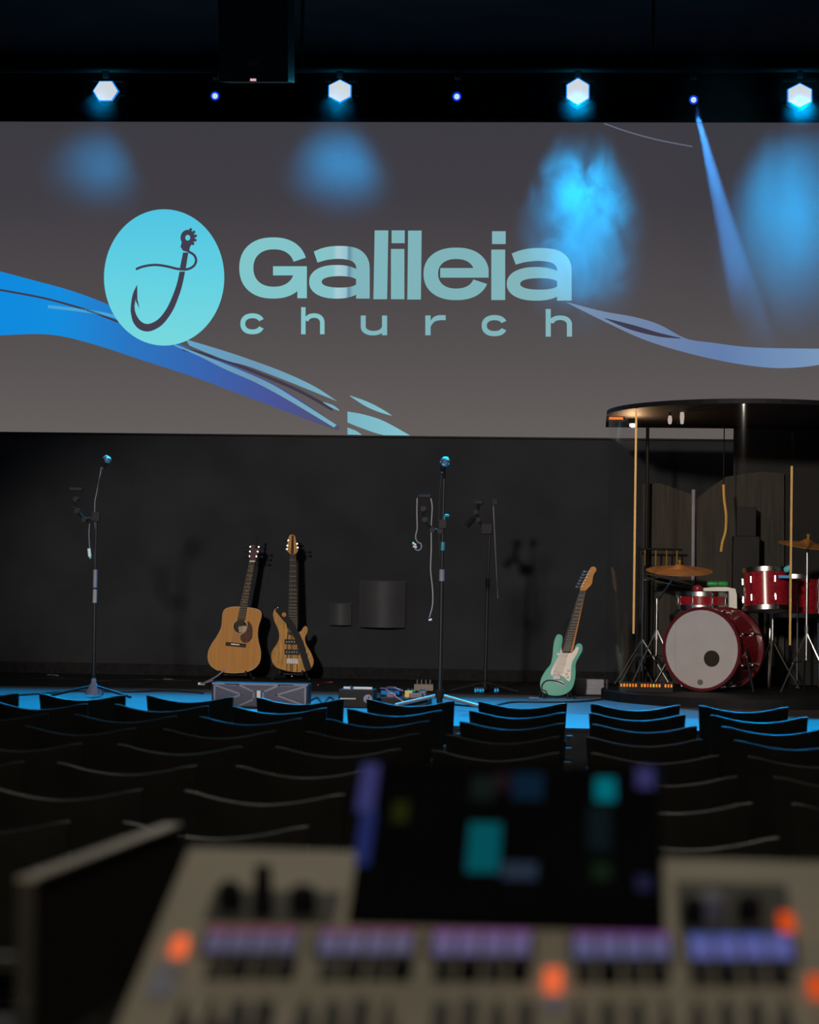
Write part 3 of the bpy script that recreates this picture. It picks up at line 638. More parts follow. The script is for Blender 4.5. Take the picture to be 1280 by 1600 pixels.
# --- middle stand
t, bs, Y, L = mic_stand(687, 1106, 'blue-lit tripod microphone stand with white leads hanging from its clip', 0, 0, 0, 0)
MB().cyl((0, 0, 0.035), L(690.5, 900), 0.013, n=12).build('pole_lower', M_blackm, t, smooth=True)
MB().cyl(L(690.5, 900), L(694, 745), 0.009, n=12).build('pole_upper', M_blackm, t, smooth=True)
MB().cyl(L(690.5, 908), L(691, 890), 0.016, n=12).build('clutch', M_greyline, t)
MB().cyl(L(692, 860), L(692.3, 847), 0.012, n=12).build('blue_tape', mat('blue_tape', (0.03, 0.25, 0.32), 0.4), t)
col = MB().cyl(L(687, 1090), L(687.2, 1078), 0.028, n=12).cyl(L(687, 1102), L(687, 1090), 0.018, n=12).build('leg_hub', M_black, t)
for (x, y, dy) in [(618, 1105, -0.02), (752, 1109, -0.02), (687, 1092, 0.33)]:
    e = P(x, y, Y + dy) - bs; e.z = 0.012; MB().cyl(L(687, 1086) + Vector((0, 0, 0.0)), e, 0.011, n=8).build('leg', M_greyleg if 'M_greyleg' in globals() else M_steel, t)
mic(t, L(691, 737, -0.03), L(697, 716, -0.10))
MB().cyl(L(694, 747), L(693, 735, -0.02), 0.010, n=8).build('swivel', M_black, t)
MB().box(L(686, 812) + Vector((0, -0.025, 0)), L(698, 826) + Vector((0, 0.025, 0))).build('clamp', M_black, t, bevel=0.004)
MB().tube([L(693, 818), L(695, 806), L(702, 806)], 0.008).build('clamp_handle', mat('cyan_clamp', (0.03, 0.30, 0.38), 0.4), t)
holder(t, L, [(688, 830), (676, 828), (664, 812), (662, 795)], (653, 773, 673, 778))
MB().tube([L(652, 778), L(651.5, 800), L(652, 825), L(649.5, 838), L(652, 846), L(658, 850), L(658, 857), L(653, 860), L(648, 857)], 0.0035, 6).build('white_lead', M_lead, t)
for x, y in [(646, 851), (649, 853), (650, 857), (647, 856)]: MB().lathe(L(x, y), L(x, y - 4), [(0, 0), (0.004, 0.007), (0.012, 0.006), (0.016, 0)], 8).build('earpiece', M_white, t)
MB().tube([L(673, 778), L(675.5, 792), L(674, 822), L(674, 860), L(673, 890), L(676, 920), L(676, 945), L(671, 965)], 0.0035, 6).build('white_lead', M_lead, t)
MB().cyl(L(670, 969), L(675, 968), 0.006, n=8).build('lead_plug', M_white, t)
MB().tube([L(692, 738), L(688, 760), L(686, 800), L(686, 830), L(688, 870)], 0.003, 6).build('cable', M_rubber, t)
# --- rear stand
t, bs, Y, L = mic_stand(758, 1082, 'thin black microphone stand with tilted clip, between middle stand and green guitar', 0, 0, 0, 0)
MB().cyl((0, 0, 0.05), L(762, 915), 0.012, n=12).build('pole_lower', M_blackm, t, smooth=True)
MB().cyl(L(762, 915), L(766, 825), 0.008, n=12).build('pole_upper', M_blackm, t, smooth=True)
MB().cyl(L(762, 918), L(762.4, 904), 0.015, n=12).build('clutch', M_black, t)
MB().lathe((0, 0, 0.0), (0, 0, 0.3), [(0, 0.0), (0, 0.03), (0.02, 0.03), (0.09, 0.014), (0.09, 0)], 12).build('base_cone', M_black, t, smooth=True)
for a in (205, 335, 90): MB().cyl((0, 0, 0.07), (0.26 * math.cos(R(a)), 0.26 * math.sin(R(a)), 0.012), 0.009, n=8).build('leg', M_blackm, t)
MB().cyl(L(771, 790), L(778, 935), 0.005, n=8).build('boom_rod', M_steel, t)
MB().box(L(769, 779) + Vector((0, -0.02, 0)), L(778, 790) + Vector((0, 0.02, 0))).build('rod_clip', M_black, t, bevel=0.004)
MB().box(L(752, 818) + Vector((0, -0.03, 0)), L(770, 835) + Vector((0, 0.03, 0))).build('clamp', M_black, t, bevel=0.006)
holder(t, L, [(756, 826), (748, 812), (744, 800)], (741, 782, 755, 788))
MB().cyl(L(741, 808), L(729, 822), 0.02, n=8).build('folded_tablet_clip', M_black, t)
MB().cyl(L(745, 800), L(749, 787), 0.012, n=8).build('bracket_post', M_black, t)

# ------------------------------------------------------------------ monitor loudspeaker
bs = F(408, 1107, STAGE); Y = bs.y
a, c = P(331, 1066, Y), P(482, 1107, Y); W = (c.x - a.x) / 2; Hm = a.z - STAGE
t = thing('stage_monitor', 'low grey stage monitor with crossed line pattern in front of the guitars', 'loudspeaker', ((a.x + c.x) / 2, Y, STAGE))
t.rotation_euler = (0, 0, R(0))
b = MB(); b.prism([(-W, 0), (W, 0), (W, Hm), (-W, Hm)], 0.0, 0.14); b.build('cabinet', mat('grey_cabinet', (0.022, 0.022, 0.03), 0.6, spec=0.15), t, bevel=0.008)
MB().box((-W + 0.012, -0.010, 0.012), (W - 0.012, 0.0, Hm - 0.012)).build('grille', M_grille, t)
MX = lambda px: (px - 406.5) / 151 * 2 * W
MZ = lambda py: (1107 - py) / 41 * Hm
def trim(pts):
    for p, q in zip(pts, pts[1:]):
        p, q = Vector((MX(p[0]), MZ(p[1]))), Vector((MX(q[0]), MZ(q[1]))); d = (q - p).normalized() * 0.003; n_ = Vector((-d.y, d.x)) * 1.6
        MB().prism([tuple(p - d + n_), tuple(q + d + n_), tuple(q + d - n_), tuple(p - d - n_)], -0.013, -0.008).build('grille_trim', M_greyline, t)
trim([(336, 1070), (378, 1085), (336, 1101)]); trim([(336, 1071), (336, 1100)])
trim([(352, 1069), (373, 1069), (397, 1080), (397, 1092), (375, 1103)]); trim([(477, 1070), (432, 1085), (476, 1101)]); trim([(477, 1071), (477, 1100)])
trim([(458, 1069), (436, 1069), (412, 1080), (412, 1092), (434, 1103)]); trim([(333, 1068), (480, 1068)])
MB().box((MX(402), -0.014, MZ(1092)), (MX(407.5), -0.008, MZ(1078))).build('badge', M_white, t)

# ------------------------------------------------------------------ gear on the floor
def floor_thing(name, label, cat, px, py, z=STAGE):
    bs = F(px, py, z); return thing(name, label, cat, bs), bs
M_beige = mat('beige_box', (0.20, 0.17, 0.13), 0.6)
# amplifier head / wireless rack with emblem
t, bs = floor_thing('effects_rack', 'black effects unit with round hook emblem and white knobs at the stage front', 'effects unit', 556, 1106)
k = bs.y / FPX
def rel(px, py): return P(px, py, bs.y) - bs
a, c = rel(529, 1077), rel(584, 1105)
MB().box((a.x, 0, 0.0), (c.x, 0.22, a.z)).build('case', M_black, t, bevel=0.006)
for i in range(9): MB().cyl((a.x + 0.016 + i * 0.0105, 0.002, a.z * 0.5), (a.x + 0.016 + i * 0.0105, -0.010, a.z * 0.5), 0.0042, n=8).build('knob', M_white, t)
e = rel(575, 1092)
disc(MB(), (e.x, e.z), 0.026, -0.004, 0.001, 24).build('emblem_disc', M_greyline, t)
b = MB(); b.tube([(e.x + 0.006, -0.006, e.z + 0.016), (e.x + 0.004, -0.006, e.z - 0.006), (e.x - 0.004, -0.006, e.z - 0.014), (e.x - 0.010, -0.006, e.z - 0.004)], 0.0022); b.build('emblem_hook', M_black, t)
MB().box((a.x + 0.02, 0.1, a.z), (c.x - 0.02, 0.12, a.z + 0.012)).build('handle', M_steel, t)
MB().cyl((a.x + 0.07, 0.06, a.z), (a.x + 0.07, 0.06, a.z + 0.02), 0.006, n=8).build('jack_plug', M_chrome, t)
# pedalboard
t, bs = floor_thing('pedalboard', 'pedalboard with blue display, coloured pedals and red patch cables', 'pedalboard', 622, 1104)
def rel(px, py, dy=0.0): return P(px, py, bs.y + dy) - bs
a, c = rel(587, 1098), rel(668, 1104)
MB().box((a.x, 0.0, 0.0), (c.x, 0.42, 0.05)).build('board', M_black, t, bevel=0.005)
def pedal(x0, x1, y0, y1, h, m, nm='pedal'):
    o = MB().box((x0, y0, 0.05), (x1, y1, 0.05 + h)).build(nm, m, t, bevel=0.004)
    for q in (0.3, 0.7): MB().cyl((x0 + (x1 - x0) * q, (y0 + y1) / 2, 0.05 + h), (x0 + (x1 - x0) * q, (y0 + y1) / 2, 0.062 + h), 0.007, n=8).build('knob', M_chrome, o)
x0 = a.x; wd = c.x - a.x
pedal(x0 + 0.01, x0 + 0.13, 0.22, 0.38, 0.045, M_black, 'multi_effects_pedal')
MB().box((x0 + 0.015, 0.212, 0.062), (x0 + 0.125, 0.218, 0.085)).build('display', emit('blue_pedal_display', (0.01, 0.16, 0.42), 0.8), t)
pedal(x0 + 0.165, x0 + 0.225, 0.12, 0.20, 0.04, mat('yellow_pedal', (0.55, 0.36, 0.03), 0.4), 'yellow_pedal')
pedal(x0 + 0.06, x0 + 0.12, 0.05, 0.14, 0.03, mat('purple_pedal', (0.05, 0.03, 0.07), 0.4))
pedal(x0 + 0.20, x0 + 0.28, 0.01, 0.09, 0.03, mat('dark_red_pedal', (0.06, 0.02, 0.04), 0.4))
pedal(x0 + 0.24, x0 + 0.29, 0.2, 0.3, 0.035, MATS['purple_pedal'])
M_red = mat('red_cable', (0.38, 0.05, 0.05), 0.5)
MB().tube([(x0 + 0.01, 0.2, 0.1), (x0 + 0.05, 0.1, 0.1), (x0 + 0.10, 0.02, 0.07), (x0 + 0.17, -0.02, 0.03)], 0.004).build('red_patch_cable', M_red, t)
MB().tube([(x0 + 0.04, 0.2, 0.1), (x0 + 0.09, 0.12, 0.11), (x0 + 0.16, 0.06, 0.09)], 0.004).build('red_patch_cable', M_red, t)
# beige box with plugs
t, bs = floor_thing('connector_box', 'beige connector box with upright plugs behind the pedalboard', 'connector box', 662, 1080)
def rel(px, py, dy=0.0): return P(px, py, bs.y + dy) - bs
a, c = rel(647, 1069), rel(677, 1080)
MB().box((a.x, 0, 0.0), (c.x, 0.12, a.z)).build('case', M_beige, t, bevel=0.004)
for i in range(4): MB().cyl((a.x + 0.02 + i * 0.03, 0.04, a.z), (a.x + 0.02 + i * 0.03, 0.04, a.z + 0.03), 0.006, n=8).build('plug', M_steel, t)
# small pedals by the rear stand; glowing blocks stand in for blue glints
for lab, x0, x1 in (('small cyan-lit pedal beside the rear stand base', 741, 757), ('tiny cyan-lit pedal right of the rear stand base', 772, 780)):
    t, bs = floor_thing('tuner_pedal', lab, 'pedal', (x0 + x1) / 2, 1084)
    wd = (x1 - x0) * bs.y / FPX
    MB().box((-wd / 2, -0.0, 0.0), (wd / 2, 0.08, 0.045)).build('case', M_black, t, bevel=0.004)
    nd = max(2, int(wd / 0.014))
    for i in range(nd): MB().box((-wd / 2 + wd * (i + 0.15) / nd, -0.003, 0.012 + 0.004 * (i % 2)), (-wd / 2 + wd * (i + 0.8) / nd, 0.001, 0.034)).build('indicator', emit('cyan_indicator', (0.01, 0.35, 0.75), 0.9), t)
# grey box near the green guitar
t, bs = floor_thing('power_box', 'pale grey box on the floor between green guitar and drum booth', 'box', 921, 1086)
def rel(px, py, dy=0.0): return P(px, py, bs.y + dy) - bs
a, c = rel(898, 1061), rel(944, 1086)
MB().box((a.x, 0, 0), (c.x, 0.14, a.z)).build('case', mat('grey_power_box', (0.19, 0.19, 0.21), 0.6), t, bevel=0.006)
for i in range(3): MB().box((a.x + 0.02, -0.003, 0.02 + i * 0.028), (c.x - 0.06, 0.0, 0.03 + i * 0.028)).build('label_line', M_greyline, t)
MB().tube([(c.x - 0.05, 0.07, a.z), (c.x - 0.045, 0.07, a.z + 0.03), (c.x - 0.02, 0.07, a.z + 0.035), (c.x - 0.015, 0.07, a.z)], 0.005).build('handle', M_black, t)
# strap / lead lying left of the monitor
t, bs = floor_thing('coiled_lead', 'pale flat lead coiled on the floor left of the stage monitor', 'cable', 325, 1071)
b = MB(); b.tube([(-0.06, 0, 0.012), (-0.03, -0.02, 0.015), (0.02, 0.0, 0.03), (0.03, 0.03, 0.035), (0.0, 0.05, 0.012), (-0.05, 0.02, 0.012), (-0.02, -0.03, 0.02), (0.05, 0.03, 0.06), (0.11, 0.06, 0.11)], 0.006); b.build('lead', M_greyline, t)
b = MB(); b.box((-0.07, -0.012, 0.0), (-0.02, 0.012, 0.02)); b.build('plug_end', M_white, t, bevel=0.003)
# cables along the floor
def cable(label, pts, r=0.006, m=M_rubber, z=STAGE):
    o = MB().tube([F(x, y, z + r) for x, y in pts], r, 6, 6); q = F(pts[0][0], pts[0][1], z)
    o = o.build('floor_cable', m, loc=q); tag(o, label, 'cable'); return o
cable('black cable lying across the blue-lit stage left of the monitor', [(0, 1088), (60, 1084), (120, 1080), (200, 1081), (260, 1079), (318, 1083)])
cable('black cable looping between monitor and effects unit', [(484, 1095), (496, 1090), (505, 1099), (515, 1089), (526, 1097)])
cable('black cable running along the foot of the back wall', [(30, 1063), (90, 1060), (160, 1064), (230, 1062), (300, 1064)], z=STAGE + 0.004)
cable('black cable from the middle stand toward the green guitar', [(700, 1100), (760, 1104), (800, 1097), (850, 1097), (905, 1096), (945, 1092)])
cable('red lead behind the bass guitar on the carpet', [(497, 1070), (505, 1067), (512, 1066), (520, 1066)], 0.004, M_red, STAGE + 0.004)
for lab, x, y in (('small silver plug end on the floor near the left stand', 80, 1057), ('small silver plug end by the wall right of the left stand', 262, 1064), ('small silver plug end below the green guitar', 834, 1094)):
    q = F(x, y, STAGE + 0.004); t = thing('cable_plug', lab, 'plug', q)
    MB().cyl((-0.03, 0, 0.010), (0.03, 0, 0.010), 0.010, n=8).build('barrel', M_chrome, t); MB().cyl((0.03, 0, 0.010), (0.055, 0.005, 0.006), 0.005, n=8).build('tip', M_steel, t)

# ------------------------------------------------------------------ drum booth
BX = P(1165, 900, 16.3).x; BY = 16.3; RX, RY = 0.92, 1.2; RIS = 0.06; RTOP = STAGE + RIS
ROOF = P(1130, 630, BY - RY).z
def bell(a, r=1.0): return (BX + RX * r * math.cos(R(a)), BY + RY * r * math.sin(R(a)))
booth = thing('drum_booth', 'curved clear acrylic drum booth with dark roof at stage right', 'drum booth', (BX, BY, STAGE))
def bb(mb, name, m, parent=booth, **kw):
    o = mb.build(name, m, None, **kw); o.parent = parent
    o.matrix_parent_inverse = Matrix.Translation((-BX, -BY, -STAGE)); return o
def slab(mb, poly, z0, z1):
    A = [mb.bm.verts.new((x, y, z0)) for x, y in poly]; B = [mb.bm.verts.new((x, y, z1)) for x, y in poly]; n = len(poly)
    mb.bm.faces.new(A[::-1]); mb.bm.faces.new(B)
    for i in range(n): mb.bm.faces.new((A[i], A[(i + 1) % n], B[(i + 1) % n], B[i]))
    return mb
M_riser = mat('black_riser_vinyl', (0.009, 0.009, 0.010), 0.65, var=0.2, spec=0.15)
ell = [bell(i * 5, 1.03) for i in range(72)]
bb(slab(MB(), ell, STAGE, RTOP), 'riser', M_riser)
M_roof = mat('black_booth_roof', (0.009, 0.009, 0.010), 0.6, var=0.3, scale=2, spec=0.15)
roofpts = [bell(a, 1.015) for a in range(176, 365, 6)] + [(bell(364, 1.015)[0], 17.45), (bell(176, 1.015)[0], 17.45)]
bb(slab(MB(), roofpts, ROOF, ROOF + 0.03), 'roof', M_roof)
gm = bpy.data.materials.new('clear_acrylic'); gm.use_nodes = True; nt = gm.node_tree; nt.nodes.clear()
tp = nt.nodes.new('ShaderNodeBsdfTransparent'); tp.inputs[0].default_value = (0.975, 0.97, 0.955, 1)
gl = nt.nodes.new('ShaderNodeBsdfGlossy'); gl.inputs['Roughness'].default_value = 0.05; gl.inputs[0].default_value = (0.9, 0.9, 0.9, 1)
lw = nt.nodes.new('ShaderNodeLayerWeight'); lw.inputs[0].default_value = 0.5
pw_ = nt.nodes.new('ShaderNodeMath'); pw_.operation = 'POWER'; pw_.inputs[1].default_value = 4.0; nt.links.new(lw.outputs['Facing'], pw_.inputs[0])
fr = nt.nodes.new('ShaderNodeMath'); fr.operation = 'MULTIPLY_ADD'; fr.inputs[1].default_value = 0.25; fr.inputs[2].default_value = 0.003; nt.links.new(pw_.outputs[0], fr.inputs[0])
mx = nt.nodes.new('ShaderNodeMixShader'); ou = nt.nodes.new('ShaderNodeOutputMaterial')
nt.links.new(fr.outputs[0], mx.inputs[0]); nt.links.new(tp.outputs[0], mx.inputs[1]); nt.links.new(gl.outputs[0], mx.inputs[2]); nt.links.new(mx.outputs[0], ou.inputs[0])
cuts = [180, 216, 247, 270, 304, 332, 360]
def angle_at(px):           # ellipse angle on the front half whose sight line hits a pixel column
    best = min(range(1800, 3600), key=lambda i: abs(project((*bell(i / 10), 1.6))[0] - px)); return best / 10
def project(p):
    v = Vector(p) - CAM; d = v.dot(_f); return (640 + FPX * v.dot(_rr) / d, 800 - FPX * v.dot(_uu) / d)
aL, aR = angle_at(989), angle_at(1237)
cuts = [181, aL, (2 * aL + aR) / 3, (aL + 2 * aR) / 3, aR, 330, 359]
for a0, a1 in zip(cuts, cuts[1:]):
    n = 8; oa = [bell(a0 + 0.3 + (a1 - a0 - 0.6) * i / n, 1.0) for i in range(n + 1)]; ia = [bell(a0 + 0.3 + (a1 - a0 - 0.6) * i / n, 0.994) for i in range(n + 1)]
    bb(slab(MB(), oa + ia[::-1], RTOP + 0.005, ROOF), 'acrylic_panel', gm, smooth=True)
M_brass_litedge = mat('amber_edge_strip', (0.34, 0.20, 0.05), 0.4, metal=0.4)  # brass for fittings; on the panel edges its gold paints warm light
for a, px, y0, y1 in ((aL, 989, 640, 990), (aR, 1237, 728, 1008)):
    x, y = bell(a, 0.985); z1, z0 = P(px, y0, y).z, P(px, y1, y).z
    bb(MB().box((x - 0.0065, y - 0.006, z0), (x + 0.0065, y + 0.004, z1)), 'edge_strip', M_brass_litedge)
for a in (cuts[2], cuts[3], cuts[5]):
    x, y = bell(a, 0.99); bb(MB().box((x - 0.004, y - 0.004, RTOP + 0.005), (x + 0.004, y + 0.004, ROOF)), 'panel_hinge', gm)
# black valance behind the roof edge, back panels
M_absorb = mat('brown_grey_absorber', (0.030, 0.028, 0.024), 0.9, var=0.3, scale=9, stretch=(6, 1, 0.4))
BKY = 17.6
bb(MB().box((P(1146, 700, BKY).x, BKY - 0.05, RTOP), (P(1420, 700, BKY).x, BKY + 0.0, ROOF + 0.05)), 'rear_dark_panel', M_roof)
def back_panel(pts, nm='absorber_panel', Yp=BKY - 0.08):
    b = MB(); pp = [(P(x, y, Yp).x, max(P(x, y, Yp).z, STAGE + 0.0045)) for x, y in pts]; b.prism(pp, Yp - 0.03, Yp); return bb(b, nm, M_absorb)
back_panel([(1004, 757), (1030, 755), (1060, 765), (1085, 775), (1085, 1090), (1004, 1090)])
back_panel([(1088, 780), (1110, 762), (1135, 745), (1190, 737), (1225, 740), (1225, 1090), (1088, 1090)])
bb(MB().cyl((P(1084, 900, BKY - 0.13).x, BKY - 0.13, STAGE + 0.0045), (P(1084, 765, BKY - 0.13).x, BKY - 0.13, P(1084, 765, BKY - 0.13).z), 0.014, n=10), 'support_post', M_greyline)
bb(MB().cyl((P(1012, 690, 17.3).x, 17.3, RTOP), (P(1012, 690, 17.3).x, 17.3, ROOF), 0.012, n=10), 'rear_post', M_black)
# under the roof: warm work lamp, plus glows added for its streak and reflections
m_warm = emit('warm_work_lamp', (1.0, 0.72, 0.66), 2.2); m_or = emit('orange_indicator', (1.0, 0.20, 0.02), 1.2)
lp = P(989, 663, 16.55); lp.z = min(lp.z, ROOF - 0.02)
lamp = thing('work_lamp', 'small glowing lamp under the drum booth roof corner', 'lamp', lp)
MB().lathe((0, 0, 0.035), (0, 0, -0.02), [(0, 0), (0, 0.03), (0.03, 0.036), (0.036, 0.02), (0.036, 0)], 14).build('housing', M_black, lamp)
MB().lathe((0, -0.012, 0.012), (0, -0.012, -0.05), [(0, 0), (0.006, 0.022), (0.024, 0.024), (0.034, 0.012), (0.036, 0)], 14).build('bulb', m_warm, lamp, smooth=True)
light('work_lamp_light', 'POINT', lp + Vector((0, -0.05, -0.12)), lp, 8, (1.0, 0.58, 0.30), shadow_soft_size=0.03)
q0, q1 = P(952, 651, 16.35), P(974, 657, 16.35)
o = thing('orange_light_bar', 'thin orange glowing light bar at the booth roof left edge', 'light bar', (q0 + q1) / 2)  # orange glow streak beside the work lamp, built as an added emissive bar
MB().box((q0.x - o.location.x, 0, -0.006), (q1.x - o.location.x, 0.012, 0.010)).build('glowing_tube', m_or, o); MB().box((q0.x - o.location.x - 0.01, 0.012, -0.012), (q1.x - o.location.x + 0.01, 0.03, ROOF - o.location.z)).build('holder', M_black, o)
for lab, x, y, w_, h_ in (('upper small white roof lamp in the booth', 1045, 636, 7, 8), ('lower small white roof lamp in the booth', 1047, 656, 7, 14), ('long white roof lamp tube in the booth', 1066, 651, 7, 24)):
    Yq = 15.9; q = P(x, y, Yq); s = Yq / FPX
    o = thing('booth_roof_lamp', lab, 'lamp', q, 'small lamps under the booth roof')  # reflection spots built as added glowing capsules
    MB().lathe((0, 0, -h_ / 2 * s), (0, 0, h_ * s), [(0, 0), (0.004, w_ / 2 * s * 0.7), (h_ / 2 * s, w_ / 2 * s), (h_ * s - 0.004, w_ / 2 * s * 0.7), (h_ * s, 0)], 10).build('glass', emit('roof_lamp_glass', (0.9, 0.72, 0.66), 0.55), o, smooth=True)
    MB().cyl((0, 0, h_ / 2 * s), (0, 0, max(ROOF - q.z, h_ / 2 * s + 0.01)), 0.005, n=8).build('stem', M_black, o)
# hanging yellow cable
Yq = 16.9
yc = thing('yellow_cable', 'yellow cable hanging inside the drum booth', 'cable', P(1127, 862, Yq)); yo = Vector(yc.location)
MB().tube([v - yo for v in (P(1131, 757, Yq), P(1132, 780, Yq), P(1135, 805, Yq), P(1134, 830, Yq), P(1129, 848, Yq), P(1127, 862, Yq))], 0.010, 8).build('yellow_sleeve', mat('yellow_cord', (0.50, 0.30, 0.07), 0.5), yc, smooth=True)
tp0 = P(1131, 757, Yq) - yo; MB().cyl(tp0, (tp0.x, tp0.y, ROOF - yo.z - 0.002), 0.004, n=8).build('upper_cord', M_black, yc)
# column loudspeaker in the booth
q = P(1164, 1075, 17.25); q.z = STAGE + 0.004
col = thing('column_loudspeaker', 'tall black column loudspeaker at the back of the drum booth', 'loudspeaker', q)
W1 = 15 * 17.25 / FPX; zt1 = P(1164, 792, 17.25).z - q.z; zt2 = P(1164, 838, 17.25).z - q.z
q.y = 17.25
MB().box((-W1, 0, zt2), (W1, 0.12, zt1)).build('upper_column', M_black, col, bevel=0.005)
MB().box((-W1 * 1.35, -0.02, 0.0), (W1 * 1.35, 0.16, zt2)).build('lower_column', M_black, col, bevel=0.005)

# --- drums
M_drum = mat('red_sparkle_shell', (0.30, 0.012, 0.022), 0.22, var=0.35, scale=60, coat=0.8)
M_skin = mat('grey_white_drumhead', (0.43, 0.40, 0.42), 0.55, var=0.05)
M_bronze = mat('bronze_cymbal', (0.60, 0.26, 0.07), 0.4, metal=0.45, var=0.25, scale=20)
def drum(t, a, c, r, lugs=8, hoop=M_chrome, shell=M_drum, front=None, rim_r=0.012):
    a, c = Vector(a), Vector(c); d = (c - a).normalized(); ln = (c - a).length; q = d.to_track_quat('Z', 'Y').to_matrix()
    MB().lathe(a, c, [(0.015, r * 0.9), (0.015, r), (ln - 0.015, r), (ln - 0.015, r * 0.9)], 40).build('shell', shell, t, smooth=True)
    for e0, nm in ((0.0, 'hoop'), (ln - 0.03, 'hoop')):
        MB().lathe(a + d * e0, c, [(0, r * 0.985), (0, r + rim_r), (0.03, r + rim_r), (0.03, r * 0.985), (0, r * 0.985)], 40).build(nm, hoop, t, smooth=True)
    MB().lathe(a + d * (ln - 0.014), c, [(0, 0), (0, r * 0.985), (0.004, r * 0.985), (0.006, 0)], 40).build('drumhead', M_skin, t, smooth=True)
    MB().lathe(a + d * 0.008, c, [(0, 0), (0, r * 0.985), (0.004, r * 0.985), (0.006, 0)], 40).build('drumhead', front or M_skin, t, smooth=True)
    for i in range(lugs):
        an = 2 * math.pi * (i + 0.5) / lugs; v = q @ Vector((math.cos(an), math.sin(an), 0)) * (r + 0.008)
        lug = MB().cyl(a + v + d * (ln * 0.22), a + v + d * (ln * 0.36), 0.010, n=8).cyl(a + v + d * (ln * 0.64), a + v + d * (ln * 0.78), 0.010, n=8).cyl(a + v + d * 0.01, c + v - d * 0.01, 0.004, n=6).build('lug', M_chrome, t, smooth=True)
# bass drum
Yb = 16.1; hcx = P(1096, 1016, Yb); rb = 0.262
bd = thing('bass_drum', 'red bass drum with grey head and dark port hole', 'drum', (hcx.x, hcx.y, RTOP))
ax = Vector((math.sin(R(26)), math.cos(R(26)), 0.0)); fc = Vector((0, 0, rb + 0.018))
M_redhoop = mat('dark_red_hoop', (0.10, 0.006, 0.012), 0.3, coat=0.6)
drum(bd, fc, fc + ax * 0.42, rb, 8, hoop=M_redhoop, rim_r=0.016)
side = Vector((ax.y, -ax.x, 0))
def on_head(px, py):
    # the point on the plane of the front head seen at a pixel
    d = ray(px, py); p0_ = Vector(bd.location) + fc; t_ = (p0_ - CAM).dot(ax) / d.dot(ax); return CAM + d * t_ - Vector(bd.location)
ph = on_head(1112, 1029)
MB().lathe(ph - ax * 0.004, ph + ax, [(0, 0), (0, 0.053), (0.014, 0.053), (0.014, 0)], 28).build('port_hole', M_hole, bd)
ph2 = on_head(1094, 1066)
MB().lathe(ph2 - ax * 0.003, ph2 + ax, [(0, 0), (0, 0.018), (0.012, 0.018), (0.012, 0)], 16).build('badge', mat('grey_badge', (0.12, 0.11, 0.12), 0.5), bd)
for s in (-1, 1):
    e0 = fc + ax * 0.12 + side * s * (rb + 0.01) + Vector((0, 0, -0.05)); e1 = Vector((e0.x, e0.y, 0.008)) + side * s * 0.09 - ax * 0.10
    MB().cyl(e0, e1, 0.009, n=10).cyl(e0 - (e1 - e0).normalized() * 0.06, e0, 0.015, n=10).build('spur_leg', M_chrome, bd, smooth=True)
# rack tom
Yt = 16.35
ta = P(1199, 955, Yt); tb = P(1199, 893, Yt)
tm = thing('rack_tom', 'red rack tom with chrome hoops right of the bass drum', 'drum', ta)
tilt = Vector((-0.03, 0.10, 1)).normalized()
drum(tm, (0, 0, 0), tilt * (tb.z - ta.z + 0.02), 0.152, 6)
MB().cyl((0.06, 0.14, 0.12), (0.06, 0.30, 0.10), 0.012, n=8).cyl((0.06, 0.30, 0.2), (0.06, 0.30, RTOP - ta.z + 0.16), 0.013, n=10).build('holder_post', M_chrome, tm, smooth=True)
for a in (20, 140, 260): MB().tube([(0.06, 0.30, RTOP - ta.z + 0.34), (0.06 + 0.09 * math.cos(R(a)), 0.30 + 0.09 * math.sin(R(a)), RTOP - ta.z + 0.18), (0.06 + 0.20 * math.cos(R(a)), 0.30 + 0.20 * math.sin(R(a)), RTOP - ta.z + 0.013)], 0.009).build('leg', M_chrome, tm, smooth=True)
# second tom half hidden at right
tb2 = P(1243, 965, 17.0)
t2 = thing('floor_tom', 'dark red floor tom half hidden behind the rack tom', 'drum', (tb2.x, 17.0, RTOP))
hz = tb2.z - RTOP
drum(t2, (0, 0, hz), (0, 0.0, hz + 0.30), 0.165, 6)
for a in (30, 150, 270): MB().cyl((0.185 * math.cos(R(a)), 0.185 * math.sin(R(a)), hz + 0.2), (0.20 * math.cos(R(a)), 0.20 * math.sin(R(a)), 0.008), 0.008, n=8).build('leg', M_chrome, t2, smooth=True)
# snare
sa = P(1096, 952, 16.75)
sn = thing('snare_drum', 'red snare drum with chrome rim behind the bass drum', 'drum', (sa.x, 16.75, RTOP))
drum(sn, (0, 0, sa.z - RTOP), (0, 0, sa.z - RTOP + 0.12), 0.165, 8)
MB().cyl((0, 0, 0.2), (0, 0, sa.z - RTOP - 0.03), 0.012, n=10).build('stand_post', M_chrome, sn)
for a in (90, 210, 330): MB().tube([(0, 0, 0.3), (0.12 * math.cos(R(a)), 0.12 * math.sin(R(a)), 0.17), (0.24 * math.cos(R(a)), 0.24 * math.sin(R(a)), 0.012)], 0.008).cyl((0, 0, sa.z - RTOP - 0.05), (0.16 * math.cos(R(a)), 0.16 * math.sin(R(a)), sa.z - RTOP + 0.004), 0.007, n=8).build('leg', M_chrome, sn, smooth=True)
ztop = sa.z + 0.12
